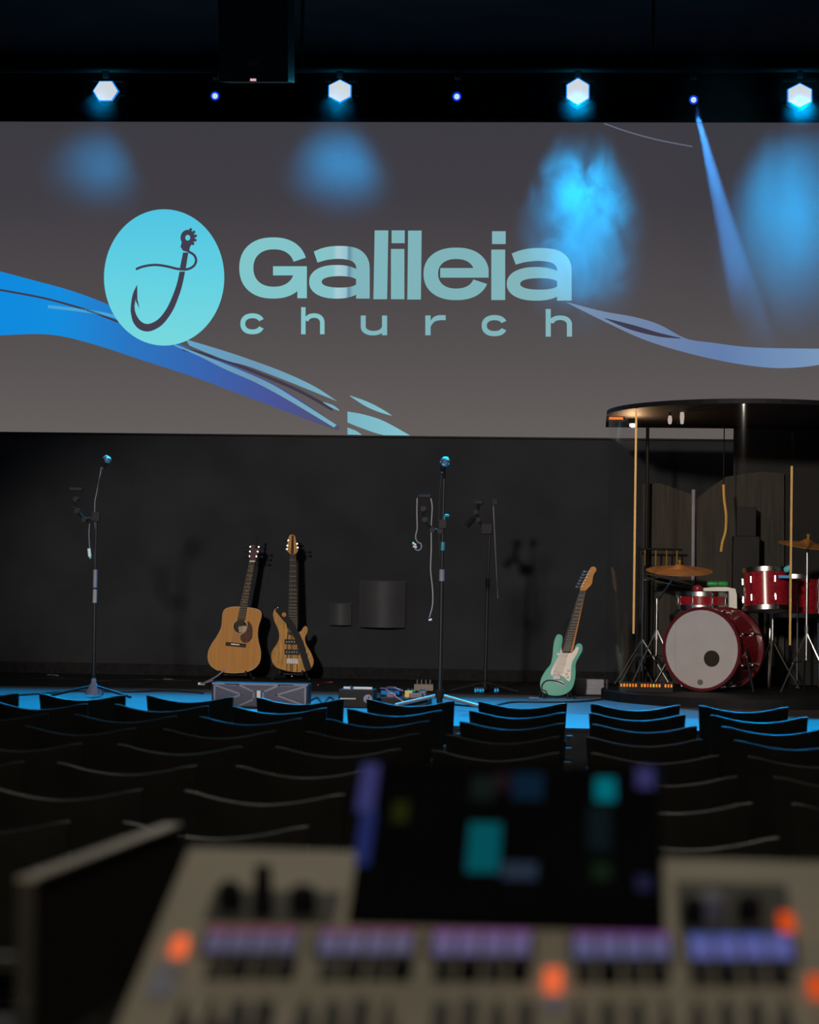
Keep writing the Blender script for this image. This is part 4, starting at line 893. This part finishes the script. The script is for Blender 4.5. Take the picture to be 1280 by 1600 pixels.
# things on the snare: white folded towel, green and red pieces
q = P(1121, 930, 16.72)
tw = thing('white_towel', 'white cloth draped over the snare drum edge', 'cloth', (q.x, 16.70, ztop + 0.004))
b = MB(); n = 10
prof = [(-0.10, 0.022), (-0.02, 0.030), (0.06, 0.030), (0.115, 0.020), (0.126, -0.02), (0.128, -0.09), (0.128, -0.12)]
for th in (0,):
    top_ = [(x, z) for x, z in prof]; bot_ = [(-0.10, 0.0), (-0.02, 0.001), (0.05, 0.001), (0.070, 0.003), (0.074, -0.02), (0.074, -0.09), (0.074, -0.12)]
    b.prism(top_ + bot_[::-1], -0.10, 0.06)
b.build('cloth', M_white, tw, bevel=0.003)
zg = ztop + 0.034
gsh = thing('green_shaker', 'green rounded shaker lying on the white cloth', 'percussion', (q.x - 0.005, 16.69, zg))
MB().lathe((-0.07, 0, 0.022), (0.08, 0, 0.022), [(0, 0), (0.004, 0.014), (0.02, 0.021), (0.05, 0.018), (0.075, 0.021), (0.10, 0.018), (0.125, 0.021), (0.143, 0.014), (0.148, 0)], 14).build('body', mat('green_plastic', (0.02, 0.28, 0.06), 0.4), gsh, smooth=True)
MB().lathe((-0.0, 0, 0.022), (0.02, 0, 0.022), [(0, 0.0225), (0.01, 0.0225)], 14).build('band', mat('dark_green', (0.01, 0.10, 0.03), 0.5), gsh)
rq = P(1090, 927, 16.75)
rb_ = thing('red_shaker', 'small red rounded shaker on the snare drum', 'percussion', (rq.x, 16.72, ztop + 0.004))
MB().lathe((0, 0, 0.0), (0, 0, 0.05), [(0, 0), (0, 0.028), (0.012, 0.036), (0.028, 0.034), (0.04, 0.02), (0.044, 0)], 16).build('body', mat('red_plastic', (0.35, 0.02, 0.03), 0.4), rb_, smooth=True)
MB().lathe((0, 0, 0.015), (0, 0, 0.05), [(0, 0.037), (0.004, 0.037)], 16).build('seam', M_redhoop, rb_)
# cymbals
def cymbal_stand(top, r, base_px, label, tilt=(0, 0.12, 1), bent=None, m=M_bronze):
    base_ = Vector((base_px[0], base_px[1], RTOP)); t = thing('cymbal_on_stand', label, 'cymbal', base_); tp_ = Vector(top) - base_; d = Vector(tilt).normalized()
    cy = MB().lathe(tp_ - d * 0.0, tp_ + d, [(-0.018, r), (-0.016, r), (0.0, r * 0.30), (0.004, r * 0.24), (0.022, r * 0.12), (0.026, 0.01), (0.022, 0.01), (0.016, r * 0.12), (-0.002, r * 0.24), (-0.006, r * 0.3), (-0.018, r)], 48).build('cymbal', m, t, smooth=True)
    MB().cyl(tp_ + d * 0.02, tp_ + d * 0.055, 0.008, n=10).lathe(tp_ + d * 0.045, tp_ + d, [(0, 0), (0, 0.013), (0.012, 0.013), (0.012, 0)], 8).build('wing_nut', M_brass_litedge, t)
    elbow = Vector((0, 0, tp_.z * 0.72)) if bent is None else Vector(bent)
    MB().cyl((0, 0, 0.22), elbow, 0.011, n=10).cyl(elbow, tp_ - d * 0.01, 0.008, n=10).lathe(elbow - Vector((0, 0, 0.02)), elbow + Vector((0, 0, 1)), [(0, 0), (0, 0.018), (0.04, 0.018), (0.04, 0)], 10).build('post', M_chrome, t, smooth=True)
    MB().lathe((0, 0, tp_.z * 0.4), (0, 0, 2), [(0, 0), (0, 0.017), (0.05, 0.017), (0.05, 0)], 10).build('clamp', M_chrome, t)
    for a in (210, 330, 90): MB().cyl((0, 0, 0.40), (0.20 * math.cos(R(a)), 0.20 * math.sin(R(a)), 0.012), 0.007, n=8).cyl((0, 0, 0.22), (0.13 * math.cos(R(a)), 0.13 * math.sin(R(a)), 0.20), 0.005, n=8).build('leg', M_chrome, t, smooth=True)
    return t
Yc = 16.6
c1 = P(1062, 888, Yc)
cymbal_stand(c1, 0.225, (P(1026, 1000, 16.75).x, 16.75), 'bronze cymbal above the snare drum with chrome stand', tilt=(0.01, -0.17, 1))
c2 = P(1262, 848, 16.05)
cymbal_stand(c2, 0.19, (c2.x, 16.05), 'dim bronze cymbal on a straight stand at the right edge', tilt=(0.10, -0.14, 1), bent=(0, 0, 0.75))
# hi-hat
Yh = 16.98; h1 = P(1047, 903, Yh)
hh = thing('hi_hat', 'tilted silver hi-hat pair on a thin stand left of the snare', 'cymbal', (P(1004, 1000, Yh).x, Yh, RTOP))
o_ = Vector(h1) - hh.location; d = Vector((0.22, -0.05, 1)).normalized()
for off, nm in ((0.0, 'top_cymbal'), (-0.025, 'bottom_cymbal')):
    MB().lathe(o_ + d * off, o_ + d, [(-0.01, 0.165), (-0.008, 0.165), (0.0, 0.05), (0.018, 0.02), (0.02, 0.006), (0.014, 0.006), (-0.004, 0.05), (-0.01, 0.165)], 36).build(nm, M_steel, hh, smooth=True)
MB().cyl((0, 0, 0.1), (0, 0, o_.z + 0.16), 0.008, n=8).cyl((0, 0, o_.z - 0.02), o_, 0.007, n=8).build('post', M_chrome, hh, smooth=True)
for a in (210, 330, 90): MB().cyl((0, 0, 0.32), (0.22 * math.cos(R(a)), 0.22 * math.sin(R(a)), 0.012), 0.007, n=8).build('leg', M_chrome, hh, smooth=True)
MB().box((-0.04, -0.34, 0.004), (0.04, -0.06, 0.018)).build('pedal', M_steel, hh)
# bar chimes
Yx = 17.22; x0, x1 = P(1004, 860, Yx), P(1062, 860, Yx)
ch = thing('bar_chimes', 'row of short brass chime bars above the cymbal', 'chimes', (x0.x, Yx, RTOP))
zc_ = P(1004, 858, Yx).z - RTOP
MB().cyl((-0.03, 0, zc_), (x1.x - x0.x + 0.02, 0, zc_), 0.008, n=8).build('bar', M_black, ch)
for xx in (1008, 1025, 1042, 1058):
    xr = P(xx, 870, Yx).x - x0.x; z1_, z0_ = P(xx, 862, Yx).z - RTOP, P(xx, 884, Yx).z - RTOP
    MB().cyl((xr, 0, zc_), (xr, 0, z0_), 0.006, n=8).build('chime', M_brass_litedge, ch)
MB().cyl((-0.03, 0, 0.14), (-0.03, 0, zc_ + 0.02), 0.010, n=8).build('post', M_blackm, ch)
for a in (200, 340, 90): MB().cyl((-0.03, 0, 0.22), (-0.03 + 0.12 * math.cos(R(a)), 0.12 * math.sin(R(a)), 0.012), 0.008, n=8).build('leg', M_blackm, ch)
# clip-on tom microphone; cyan stage light is painted into its colours
q = P(1229, 893, 16.2)
tmic = thing('tom_microphone', 'small blue-lit microphone clipped over the rack tom', 'microphone', q)
MB().lathe((0.03, 0, 0.03), (-0.02, 0.01, -0.0), [(0, 0), (0.004, 0.020), (0.035, 0.022), (0.05, 0.014), (0.05, 0)], 14).build('capsule', mat('cyan_capsule', (0.10, 0.50, 0.58), 0.4), tmic, smooth=True)
MB().box((-0.05, -0.01, -0.045), (0.02, 0.02, -0.025)).build('clip', mat('blue_clip', (0.02, 0.26, 0.60), 0.4), tmic, bevel=0.004)
MB().cyl((0.0, 0.0, -0.03), (0.0, 0.0, 0.02), 0.006, n=8).build('stem', M_black, tmic)
# led mixer in the booth
q = F(1005, 1077, RTOP); Yq = 15.85
a, c = P(968, 1062, Yq), P(1052, 1078, Yq)
mx_ = thing('personal_mixer', 'low black unit with a row of orange lights at the booth front', 'mixer', ((a.x + c.x) / 2, Yq, RTOP))
Wm = (c.x - a.x) / 2; zl = P(1005, 1071, Yq).z - RTOP
MB().box((-Wm, 0.0, 0.0), (Wm, 0.12, zl + 0.02)).build('case', M_black, mx_, bevel=0.004)
cols = [(1, .30, .03), (1, .38, .05), (1, .25, .02), (1, .32, .04), (1, .22, .02), (1, .30, .03), (.75, .6, .05), (1, .28, .02), (1, .4, .05), (1, .12, .03), (1, .3, .03), (.7, .65, .08)]
for i in range(18):
    if i in (6, 14): continue
    xx = -Wm + 0.012 + (2 * Wm - 0.024) * i / 17
    MB().box((xx - 0.005, -0.004, zl - 0.010), (xx + 0.006, 0.002, zl + 0.010)).build('indicator', emit('led_%d' % i, cols[i % 12], 0.9), mx_)

# ------------------------------------------------------------------ chairs
M_chair = mat('black_chair_plastic', (0.040, 0.0385, 0.0335), 0.38, var=0.15, spec=0.32)
M_chleg = mat('dark_chair_steel', (0.03, 0.03, 0.03), 0.4, metal=0.5)
M_link = mat('pale_link_clip', (0.16, 0.15, 0.13), 0.5)
def make_chair():
    t = thing('stacking_chair', 'chair', 'chair', (0, 0, 0))
    W, top, dip, th = 0.205, 0.785, 0.034, 0.020
    b = MB(); nx, nz = 12, 6; Fr, Bk_ = [], []
    for j in range(nz + 1):
        rf, rbk = [], []
        for i in range(nx + 1):
            u = -1 + 2 * i / nx; q = j / nz
            ztop = top - dip * (1 - abs(u) ** 1.8)
            z = 0.50 + (ztop - 0.50) * q; wq = W * (0.93 + 0.07 * q)
            # rounded top corners
            if q == 1 and abs(u) > 0.95: z -= 0.006
            y = -0.19 - 0.045 * (1 - u * u) - 0.06 * q
            rf.append(b.bm.verts.new((u * wq, y + th, z))); rbk.append(b.bm.verts.new((u * wq, y, z)))
        Fr.append(rf); Bk_.append(rbk)
    for j in range(nz):
        for i in range(nx):
            b.bm.faces.new((Fr[j][i], Fr[j][i + 1], Fr[j + 1][i + 1], Fr[j + 1][i])); b.bm.faces.new((Bk_[j][i], Bk_[j + 1][i], Bk_[j + 1][i + 1], Bk_[j][i + 1]))
    for i in range(nx):
        b.bm.faces.new((Fr[nz][i], Fr[nz][i + 1], Bk_[nz][i + 1], Bk_[nz][i])); b.bm.faces.new((Fr[0][i], Bk_[0][i], Bk_[0][i + 1], Fr[0][i + 1]))
    for j in range(nz):
        b.bm.faces.new((Fr[j][0], Fr[j + 1][0], Bk_[j + 1][0], Bk_[j][0])); b.bm.faces.new((Fr[j][nx], Bk_[j][nx], Bk_[j + 1][nx], Fr[j + 1][nx]))
    b.build('backrest', M_chair, t, smooth=True, bevel=0.006)
    b = MB(); b.box((-0.21, -0.20, 0.43), (0.21, 0.21, 0.46)); b.build('seat', M_chair, t, bevel=0.012)
    for sx in (-1, 1):
        MB().tube([(sx * 0.19, -0.20, 0.60), (sx * 0.205, -0.20, 0.44), (sx * 0.215, -0.25, 0.006)], 0.010, 6, 3).build('leg', M_chleg, t, smooth=True)
        MB().tube([(sx * 0.19, 0.17, 0.435), (sx * 0.21, 0.19, 0.20), (sx * 0.215, 0.20, 0.006)], 0.010, 6, 3).build('leg', M_chleg, t, smooth=True)
    MB().cyl((-0.2, 0.0, 0.42), (0.2, 0.0, 0.42), 0.010, n=6).build('cross_bar', M_chleg, t)
    MB().box((0.205, -0.185, 0.575), (0.232, -0.165, 0.625)).build('link_clip', M_link, t, bevel=0.003)
    return t
proto = make_chair(); first = True
rows = ['front row nearest the stage', 'second row from the stage', 'third row from the stage', 'fourth row from the stage', 'fifth row from the stage', 'sixth row from the stage', 'seventh row from the stage', 'eighth row from the stage', 'last row nearest the mixing desk']
ords = ['first', 'second', 'third', 'fourth', 'fifth', 'sixth', 'seventh', 'eighth', 'ninth']
for r_i in range(9):
    d = 11.2 - 0.85 * r_i; n = 0
    for k_ in range(-6, 9):
        xl = -2.53 + 0.51 * k_; xc = xl + 0.2
        top_l, top_r = project((xl, d - 0.25, 0.78))[0], project((xl + 0.41, d - 0.25, 0.78))[0]
        if top_r < 6 or top_l > 1274: continue
        # rows close to the desk: those wholly behind the console are not in the picture
        if r_i >= 6 and top_l > 545 and top_r < 1035: continue
        if r_i == 8 and top_l > 140: continue
        if r_i == 7 and top_l > 280 and top_r < 1035: continue
        o = proto if first else copy_tree(proto); first = False
        o.location = (xc + random.uniform(-0.008, 0.008), d + 0.25 + random.uniform(-0.015, 0.015), 0); o.rotation_euler = (0, 0, R(random.uniform(-1.5, 1.5)))
        o['label'] = 'black chair, %s from the left in the %s' % (ords[n], rows[r_i]); o['category'] = 'chair'; o['group'] = 'rows of black audience chairs'
        n += 1
# small blue indicator behind the front chairs
# ------------------------------------------------------------------ mixing desk in the foreground
M_cons = mat('warm_grey_console', (0.34, 0.31, 0.25), 0.5, var=0.06)
M_consd = mat('dark_console_panel', (0.045, 0.043, 0.040), 0.5)
CX0, CX1 = -0.375, 0.52
SL = math.atan2(0.105, 0.345)
PB = Vector((CX0, 2.30, 1.05))                     # back left top corner
Us, Vs = Vector((1, 0, 0)), Vector((0, -math.cos(SL), -math.sin(SL))); Ns = Us.cross(Vs) * -1
if Ns.z < 0: Ns = -Ns
DESK = 0.875
desk = thing('mixing_table', 'black table under the mixing console', 'table', (0.05, 2.1, 0))
MB().box((-0.72, -0.55, DESK - 0.03), (0.70, 0.28, DESK)).build('table_top', M_black, desk, bevel=0.004)
for x in (-0.67, 0.65):
    for y in (-0.5, 0.23): MB().box((x - 0.025, y - 0.025, 0), (x + 0.025, y + 0.025, DESK - 0.03)).build('leg', M_blackm, desk)
con = thing('mixing_console', 'warm grey digital mixing console with tilted screen, blurred in the foreground', 'mixing console', (0.07, 2.1, DESK))
def cc(mb, name, m, parent=con, **kw):
    o = mb.build(name, m, None, **kw); o.parent = parent
    if parent is con: o.matrix_parent_inverse = Matrix.Translation((-0.07, -2.1, -DESK))
    return o
LEN = 0.48; fr_ = PB + Vs * LEN
b = MB(); prof = [(2.30, DESK + 0.002), (2.30, 1.05), (fr_.y, fr_.z), (fr_.y - 0.02, fr_.z - 0.03), (fr_.y - 0.02, DESK + 0.002)]
A = [b.bm.verts.new((CX0, y, z)) for y, z in prof]; B2 = [b.bm.verts.new((CX1, y, z)) for y, z in prof]
b.bm.faces.new(A); b.bm.faces.new(B2[::-1])
for i in range(5): b.bm.faces.new((A[i], B2[i], B2[(i + 1) % 5], A[(i + 1) % 5]))
cc(b, 'chassis', M_cons, bevel=0.006)
def onp(px, py):
    d = ray(px, py); t_ = (PB - CAM).dot(Ns) / d.dot(Ns); q = CAM + d * t_ - PB; return q.dot(Us), q.dot(Vs)
FR = Matrix((Us, Vs, Ns)).transposed().to_4x4(); FR.translation = PB
def panel(x0, y0, x1, y1, h, name, m, h0=-0.002, parent=con, **kw):
    u0, v0 = onp(x0, y0); u1, _ = onp(x1, y0); _, v1 = onp(x0, y1)
    return cc(MB().box((u0, v0, h0), (u1, v1, h), FR), name, m, parent, **kw)
def knob(px, py, r, h, m, name='knob'):
    u, v = onp(px, py); a = PB + Us * u + Vs * v; return cc(MB().lathe(a, a + Ns, [(0, r), (h * 0.9, r * 0.85), (h, r * 0.6), (h, 0)], 16), name, m, smooth=True)
# display unit
S0 = Vector((P(540, 1446, 2.14).x, 2.14, P(540, 1446, 2.14).z)); sx1 = P(1040, 1446, 2.14).x
T0 = P(640, 1190, 2.36); dv = Vector((0, T0.y - S0.y, T0.z - S0.z)); Hs = dv.length; dv.normalize(); dn = Vector((0, -dv.z, dv.y))
if dn.z < 0: dn = -dn
SF = Matrix((Us, dv, dn)).transposed().to_4x4(); SF.translation = S0; Ws = sx1 - S0.x
dsp = cc(MB().box((0, 0, -0.03), (Ws, Hs, 0.0), SF), 'display_unit', mat('black_display_glass', (0.005, 0.005, 0.006), 0.12, spec=0.2), bevel=0.004)
cc(MB().box((0.03, 0.02, -0.075), (Ws - 0.03, Hs * 0.6, -0.03), SF), 'display_support', M_black)
def glow(x0, y0, x1, y1, col, s, name):
    def on(px, py):
        d = ray(px, py); t_ = (S0 - CAM).dot(dn) / d.dot(dn); q = CAM + d * t_ - S0; return q.dot(Us), q.dot(dv)
    u0, v0 = on(x0, y1); u1, v1 = on(x1, y0)
    return cc(MB().box((u0, v0, 0.0005), (u1, v1, 0.0015), SF), name, emit('display_' + name, col, s), dsp)
glow(556, 1196, 594, 1268, lin(50, 50, 96), 1.0, 'channel_bar'); glow(553, 1268, 588, 1352, lin(30, 38, 84), 1.0, 'channel_bar')
glow(612, 1255, 640, 1285, lin(30, 33, 8), 1.0, 'level_bar')
glow(728, 1288, 784, 1363, lin(4, 74, 82), 1.0, 'fader_block'); glow(784, 1350, 840, 1374, lin(34, 44, 58), 1.0, 'text_block')
glow(735, 1215, 775, 1250, lin(16, 24, 22), 1.0, 'meter_block'); glow(800, 1210, 850, 1250, lin(10, 28, 44), 1.0, 'meter_block')
glow(770, 1210, 798, 1236, lin(26, 16, 20), 1.0, 'meter_block')
glow(930, 1218, 962, 1252, lin(0, 98, 108), 1.0, 'round_icon'); glow(918, 1262, 955, 1330, lin(12, 20, 23), 1.0, 'meter_block'); glow(925, 1350, 955, 1376, lin(16, 28, 18), 1.0, 'meter_block')
glow(994, 1202, 1022, 1232, lin(48, 46, 88), 1.0, 'round_icon'); glow(994, 1370, 1018, 1392, lin(28, 28, 52), 1.0, 'round_icon')
# recessed dark control areas
panel(335, 1390, 535, 1442, 0.001, 'control_strip', M_consd); panel(1055, 1378, 1228, 1458, 0.001, 'control_strip', M_consd)
knob(360, 1418, 0.012, 0.024, M_black); knob(474, 1424, 0.013, 0.024, M_black); knob(1085, 1440, 0.012, 0.022, M_black); knob(1112, 1438, 0.013, 0.026, M_greyline); knob(1170, 1436, 0.012, 0.022, M_black)
u, v = onp(410, 1430); a = PB + Us * u + Vs * v
cc(MB().cyl(a, a + Vector((0, 0, 0.045)), 0.010, 0.007, n=12), 'antenna_stub', M_black, smooth=True)
# scribble strips, button rows
m_scr = [emit('scribble_strip_%d' % i, c, 1.0) for i, c in enumerate([lin(84, 80, 104), lin(88, 84, 110), lin(92, 84, 118), lin(86, 84, 120), lin(84, 88, 146)])]
m_top = [emit('strip_top_%d' % i, c, 1.0) for i, c in enumerate([lin(120, 30, 70), lin(110, 40, 80), lin(120, 60, 130), lin(110, 50, 120), lin(60, 80, 150)])]
segs = [(325, 468), (500, 648), (676, 832), (894, 1048), (1074, 1238)]
for i, (x0, x1) in enumerate(segs):
    yy = 1462 + (x0 - 325) * 0.013
    panel(x0 - 6, yy - 8, x1 + 6, yy + 34, 0.0015, 'strip_bezel', M_consd)
    n_ = 4
    for j in range(n_):
        xa, xb = x0 + (x1 - x0) * j / n_ + 3, x0 + (x1 - x0) * (j + 1) / n_ - 3
        s_ = panel(xa, yy, xb, yy + 28, 0.004, 'scribble_strip', m_scr[i])
        panel(xa, yy - 6, xb, yy - 1, 0.004, 'colour_bar', m_top[i])
        panel(xa, yy + 44, xb, yy + 70, 0.006, 'channel_button', M_black if j % 2 else M_consd)
m_orange = emit('orange_lit_button', (1.0, 0.16, 0.05), 0.85); m_orange2 = emit('deep_orange_lit_button', (0.75, 0.08, 0.01), 0.8)
for x, y, s_, m in [(285, 1485, 11, m_orange), (865, 1538, 13, m_orange), (1227, 1448, 11, m_orange2), (1274, 1548, 12, m_orange2)]:
    panel(x - s_, y - s_, x + s_, y + s_, 0.008, 'lit_button', m)
panel(245, 1510, 285, 1560, 0.003, 'pale_button', mat('pale_blue_button', (0.28, 0.29, 0.38), 0.5)); panel(848, 1562, 885, 1585, 0.003, 'pale_button', MATS['pale_blue_button'])
for x in [290, 334, 376, 416, 478, 522, 566, 608, 690, 734, 778, 822, 905, 950, 995, 1040, 1090, 1135, 1180, 1225]:
    panel(x - 5, 1565, x + 5, 1650, 0.0015, 'fader_slot', M_black)
    panel(x - 13, 1582 + random.randint(0, 40), x + 13, 1640 + random.randint(0, 10), 0.014, 'fader_cap', M_consd)
# side board left of the console
a, c = F(284, 1287, 1.03), F(56, 1372, 1.03)
bdm = thing('side_board', 'dark upright board with pale top edge left of the console', 'board', ((a.x + c.x) / 2, (a.y + c.y) / 2, DESK))
mid = Vector(bdm.location); dirv = (Vector((a.x, a.y, 0)) - Vector((c.x, c.y, 0))); ln = dirv.length; dirv.normalize()
BF = Matrix((dirv, Vector((-dirv.y, dirv.x, 0)), Vector((0, 0, 1)))).transposed().to_4x4()
MB().box((-ln / 2, 0, 0.001), (ln / 2, 0.018, 1.03 - DESK - 0.004), BF).build('board', mat('dark_brown_board', (0.055, 0.048, 0.038), 0.7), bdm)
MB().box((-ln / 2, -0.001, 1.03 - DESK - 0.004), (ln / 2, 0.019, 1.03 - DESK), BF).build('edge_band', mat('pale_edge_band', (0.36, 0.32, 0.26), 0.5), bdm)  # light on the top edge painted as a paler band
q = P(37, 1600, 1.95)
rod = thing('metal_rod', 'short upright metal rod at the lower left corner', 'rod', (q.x, q.y, DESK))
MB().cyl((0, 0, 0), (0, 0, max(0.05, P(37, 1562, 1.95).z - DESK)), 0.004, n=10).build('shaft', M_steel, rod, smooth=True)
MB().lathe((0, 0, 0), (0, 0, 1), [(0, 0), (0, 0.03), (0.006, 0.03), (0.012, 0.008), (0.02, 0)], 20).build('foot', M_black, rod, smooth=True)
# ceiling fittings of the house lights and the added rear fill
for lab, (x, y, *_q) in zip(('round house light fitting behind the mixing desk', 'left round house light fitting above the front chairs', 'right round house light fitting above the front chairs'), HOUSE):
    t = thing('ceiling_light', lab, 'ceiling light', (x, y, CEIL)); MB().lathe((0, 0, 0), (0, 0, -1), [(0.0, 0), (0.0, 0.28), (0.10, 0.28), (0.10, 0.265), (0.02, 0.26), (0.02, 0)], 28).build('housing', M_black, t, smooth=True)
    MB().lathe((0, 0, -0.022), (0, 0, -1), [(0.0, 0), (0.0, 0.2), (0.006, 0.2), (0.006, 0)], 28).build('diffuser', emit('house_light_diffuser', (1.0, 0.91, 0.72), 0.6), t)

# ------------------------------------------------------------------ smoke and haze in the beams
def haze(name, label, center, radii, density, noise_scale=0.0, soft=1.0, thresh=0.45, contrast=4.0, color=(1, 1, 1), aniso=0.0, seed=0.0, rough=0.55, flat_top=False, hardness=1.0):
    b = MB(); bmesh.ops.create_icosphere(b.bm, subdivisions=3, radius=1.0)
    m = bpy.data.materials.new(name + '_volume'); m.use_nodes = True; nt = m.node_tree; nt.nodes.clear()
    ou = nt.nodes.new('ShaderNodeOutputMaterial'); vs = nt.nodes.new('ShaderNodeVolumeScatter'); vs.inputs['Color'].default_value = tuple(color) + (1,)
    vs.inputs['Anisotropy'].default_value = aniso; nt.links.new(vs.outputs[0], ou.inputs['Volume'])
    tc = nt.nodes.new('ShaderNodeTexCoord'); ln_ = nt.nodes.new('ShaderNodeVectorMath'); ln_.operation = 'LENGTH'; nt.links.new(tc.outputs['Object'], ln_.inputs[0])
    fall = nt.nodes.new('ShaderNodeMapRange'); fall.interpolation_type = 'SMOOTHSTEP'
    fall.inputs['From Min'].default_value = 1.0; fall.inputs['From Max'].default_value = 1.0 - soft; nt.links.new(ln_.outputs['Value'], fall.inputs['Value'])
    out_ = fall.outputs[0]
    if noise_scale:
        n_ = nt.nodes.new('ShaderNodeTexNoise'); n_.inputs['Scale'].default_value = noise_scale; n_.inputs['Detail'].default_value = 5; n_.inputs['Roughness'].default_value = rough; n_.inputs['Distortion'].default_value = 0.8
        mp = nt.nodes.new('ShaderNodeMapping'); mp.inputs['Location'].default_value = (seed, seed * 1.7, seed * 0.3); nt.links.new(tc.outputs['Object'], mp.inputs[0]); nt.links.new(mp.outputs[0], n_.inputs['Vector'])
        s1 = nt.nodes.new('ShaderNodeMath'); s1.operation = 'SUBTRACT'; nt.links.new(n_.outputs['Fac'], s1.inputs[0]); s1.inputs[1].default_value = thresh
        s2 = nt.nodes.new('ShaderNodeMath'); s2.operation = 'MULTIPLY_ADD'; nt.links.new(s1.outputs[0], s2.inputs[0]); s2.inputs[1].default_value = contrast; nt.links.new(out_, s2.inputs[2])
        s3 = nt.nodes.new('ShaderNodeMath'); s3.operation = 'MULTIPLY'; s3.use_clamp = True; nt.links.new(s2.outputs[0], s3.inputs[0]); nt.links.new(out_, s3.inputs[1])
        out_ = s3.outputs[0]
    if hardness != 1.0:
        pw = nt.nodes.new('ShaderNodeMath'); pw.operation = 'POWER'; nt.links.new(out_, pw.inputs[0]); pw.inputs[1].default_value = hardness; out_ = pw.outputs[0]
    mu = nt.nodes.new('ShaderNodeMath'); mu.operation = 'MULTIPLY'; nt.links.new(out_, mu.inputs[0]); mu.inputs[1].default_value = density; nt.links.new(mu.outputs[0], vs.inputs['Density'])
    o = b.build(name, m); o.location = center; o.scale = radii
    return tag(o, label, 'smoke', kind='stuff')
haze('smoke_cloud', 'dense billowing blue-lit smoke cloud below the third hexagonal lamp', P(910, 365, 16.0), (0.50, 0.36, 0.76), 7.0, 2.2, 0.75, 0.5, 7.0, color=(0.060, 0.063, 0.060), seed=5.3, rough=0.6)
haze('smoke_cloud', 'soft blue-lit smoke column below the rightmost lamp', P(1236, 375, 15.95), (0.70, 0.40, 1.06), 2.3, 0.9, 1.0, 0.5, 0.8, color=(0.14, 0.145, 0.14), seed=4.1)
haze('smoke_puff', 'faint blue haze below the leftmost hexagonal lamp', P(166, 268, 16.1), (0.66, 0.3, 0.46), 0.055, 1.5, 1.0, 0.5, 0.6, seed=2.2)
haze('smoke_puff', 'blue haze patch below the second hexagonal lamp', P(541, 268, 16.1), (0.70, 0.3, 0.48), 0.09, 1.5, 1.0, 0.5, 0.6, seed=3.2)
haze('smoke_veil', 'faint blue haze spreading below and right of the dense cloud', P(930, 400, 16.2), (0.80, 0.3, 1.0), 0.09, 1.5, 1.0, 0.5, 0.6, seed=6.2)
for lab, x_, y_, dn_ in (('leftmost', 165, 142, 0.014), ('second', 531, 142, 0.014), ('third', 903, 143, 0.045), ('rightmost', 1250, 149, 0.07)):
    haze('lamp_haze', 'faint blue halo of haze around the %s hexagonal lamp' % lab, P(x_, y_, TR_Y - 0.12), (0.26, 0.2, 0.24), dn_, 0, 1.0)
haze('beam_haze', 'thin haze making the narrow blue beam visible', P(1122, 295, 16.28), (0.42, 0.5, 1.10), 0.11, 0, 0.5)
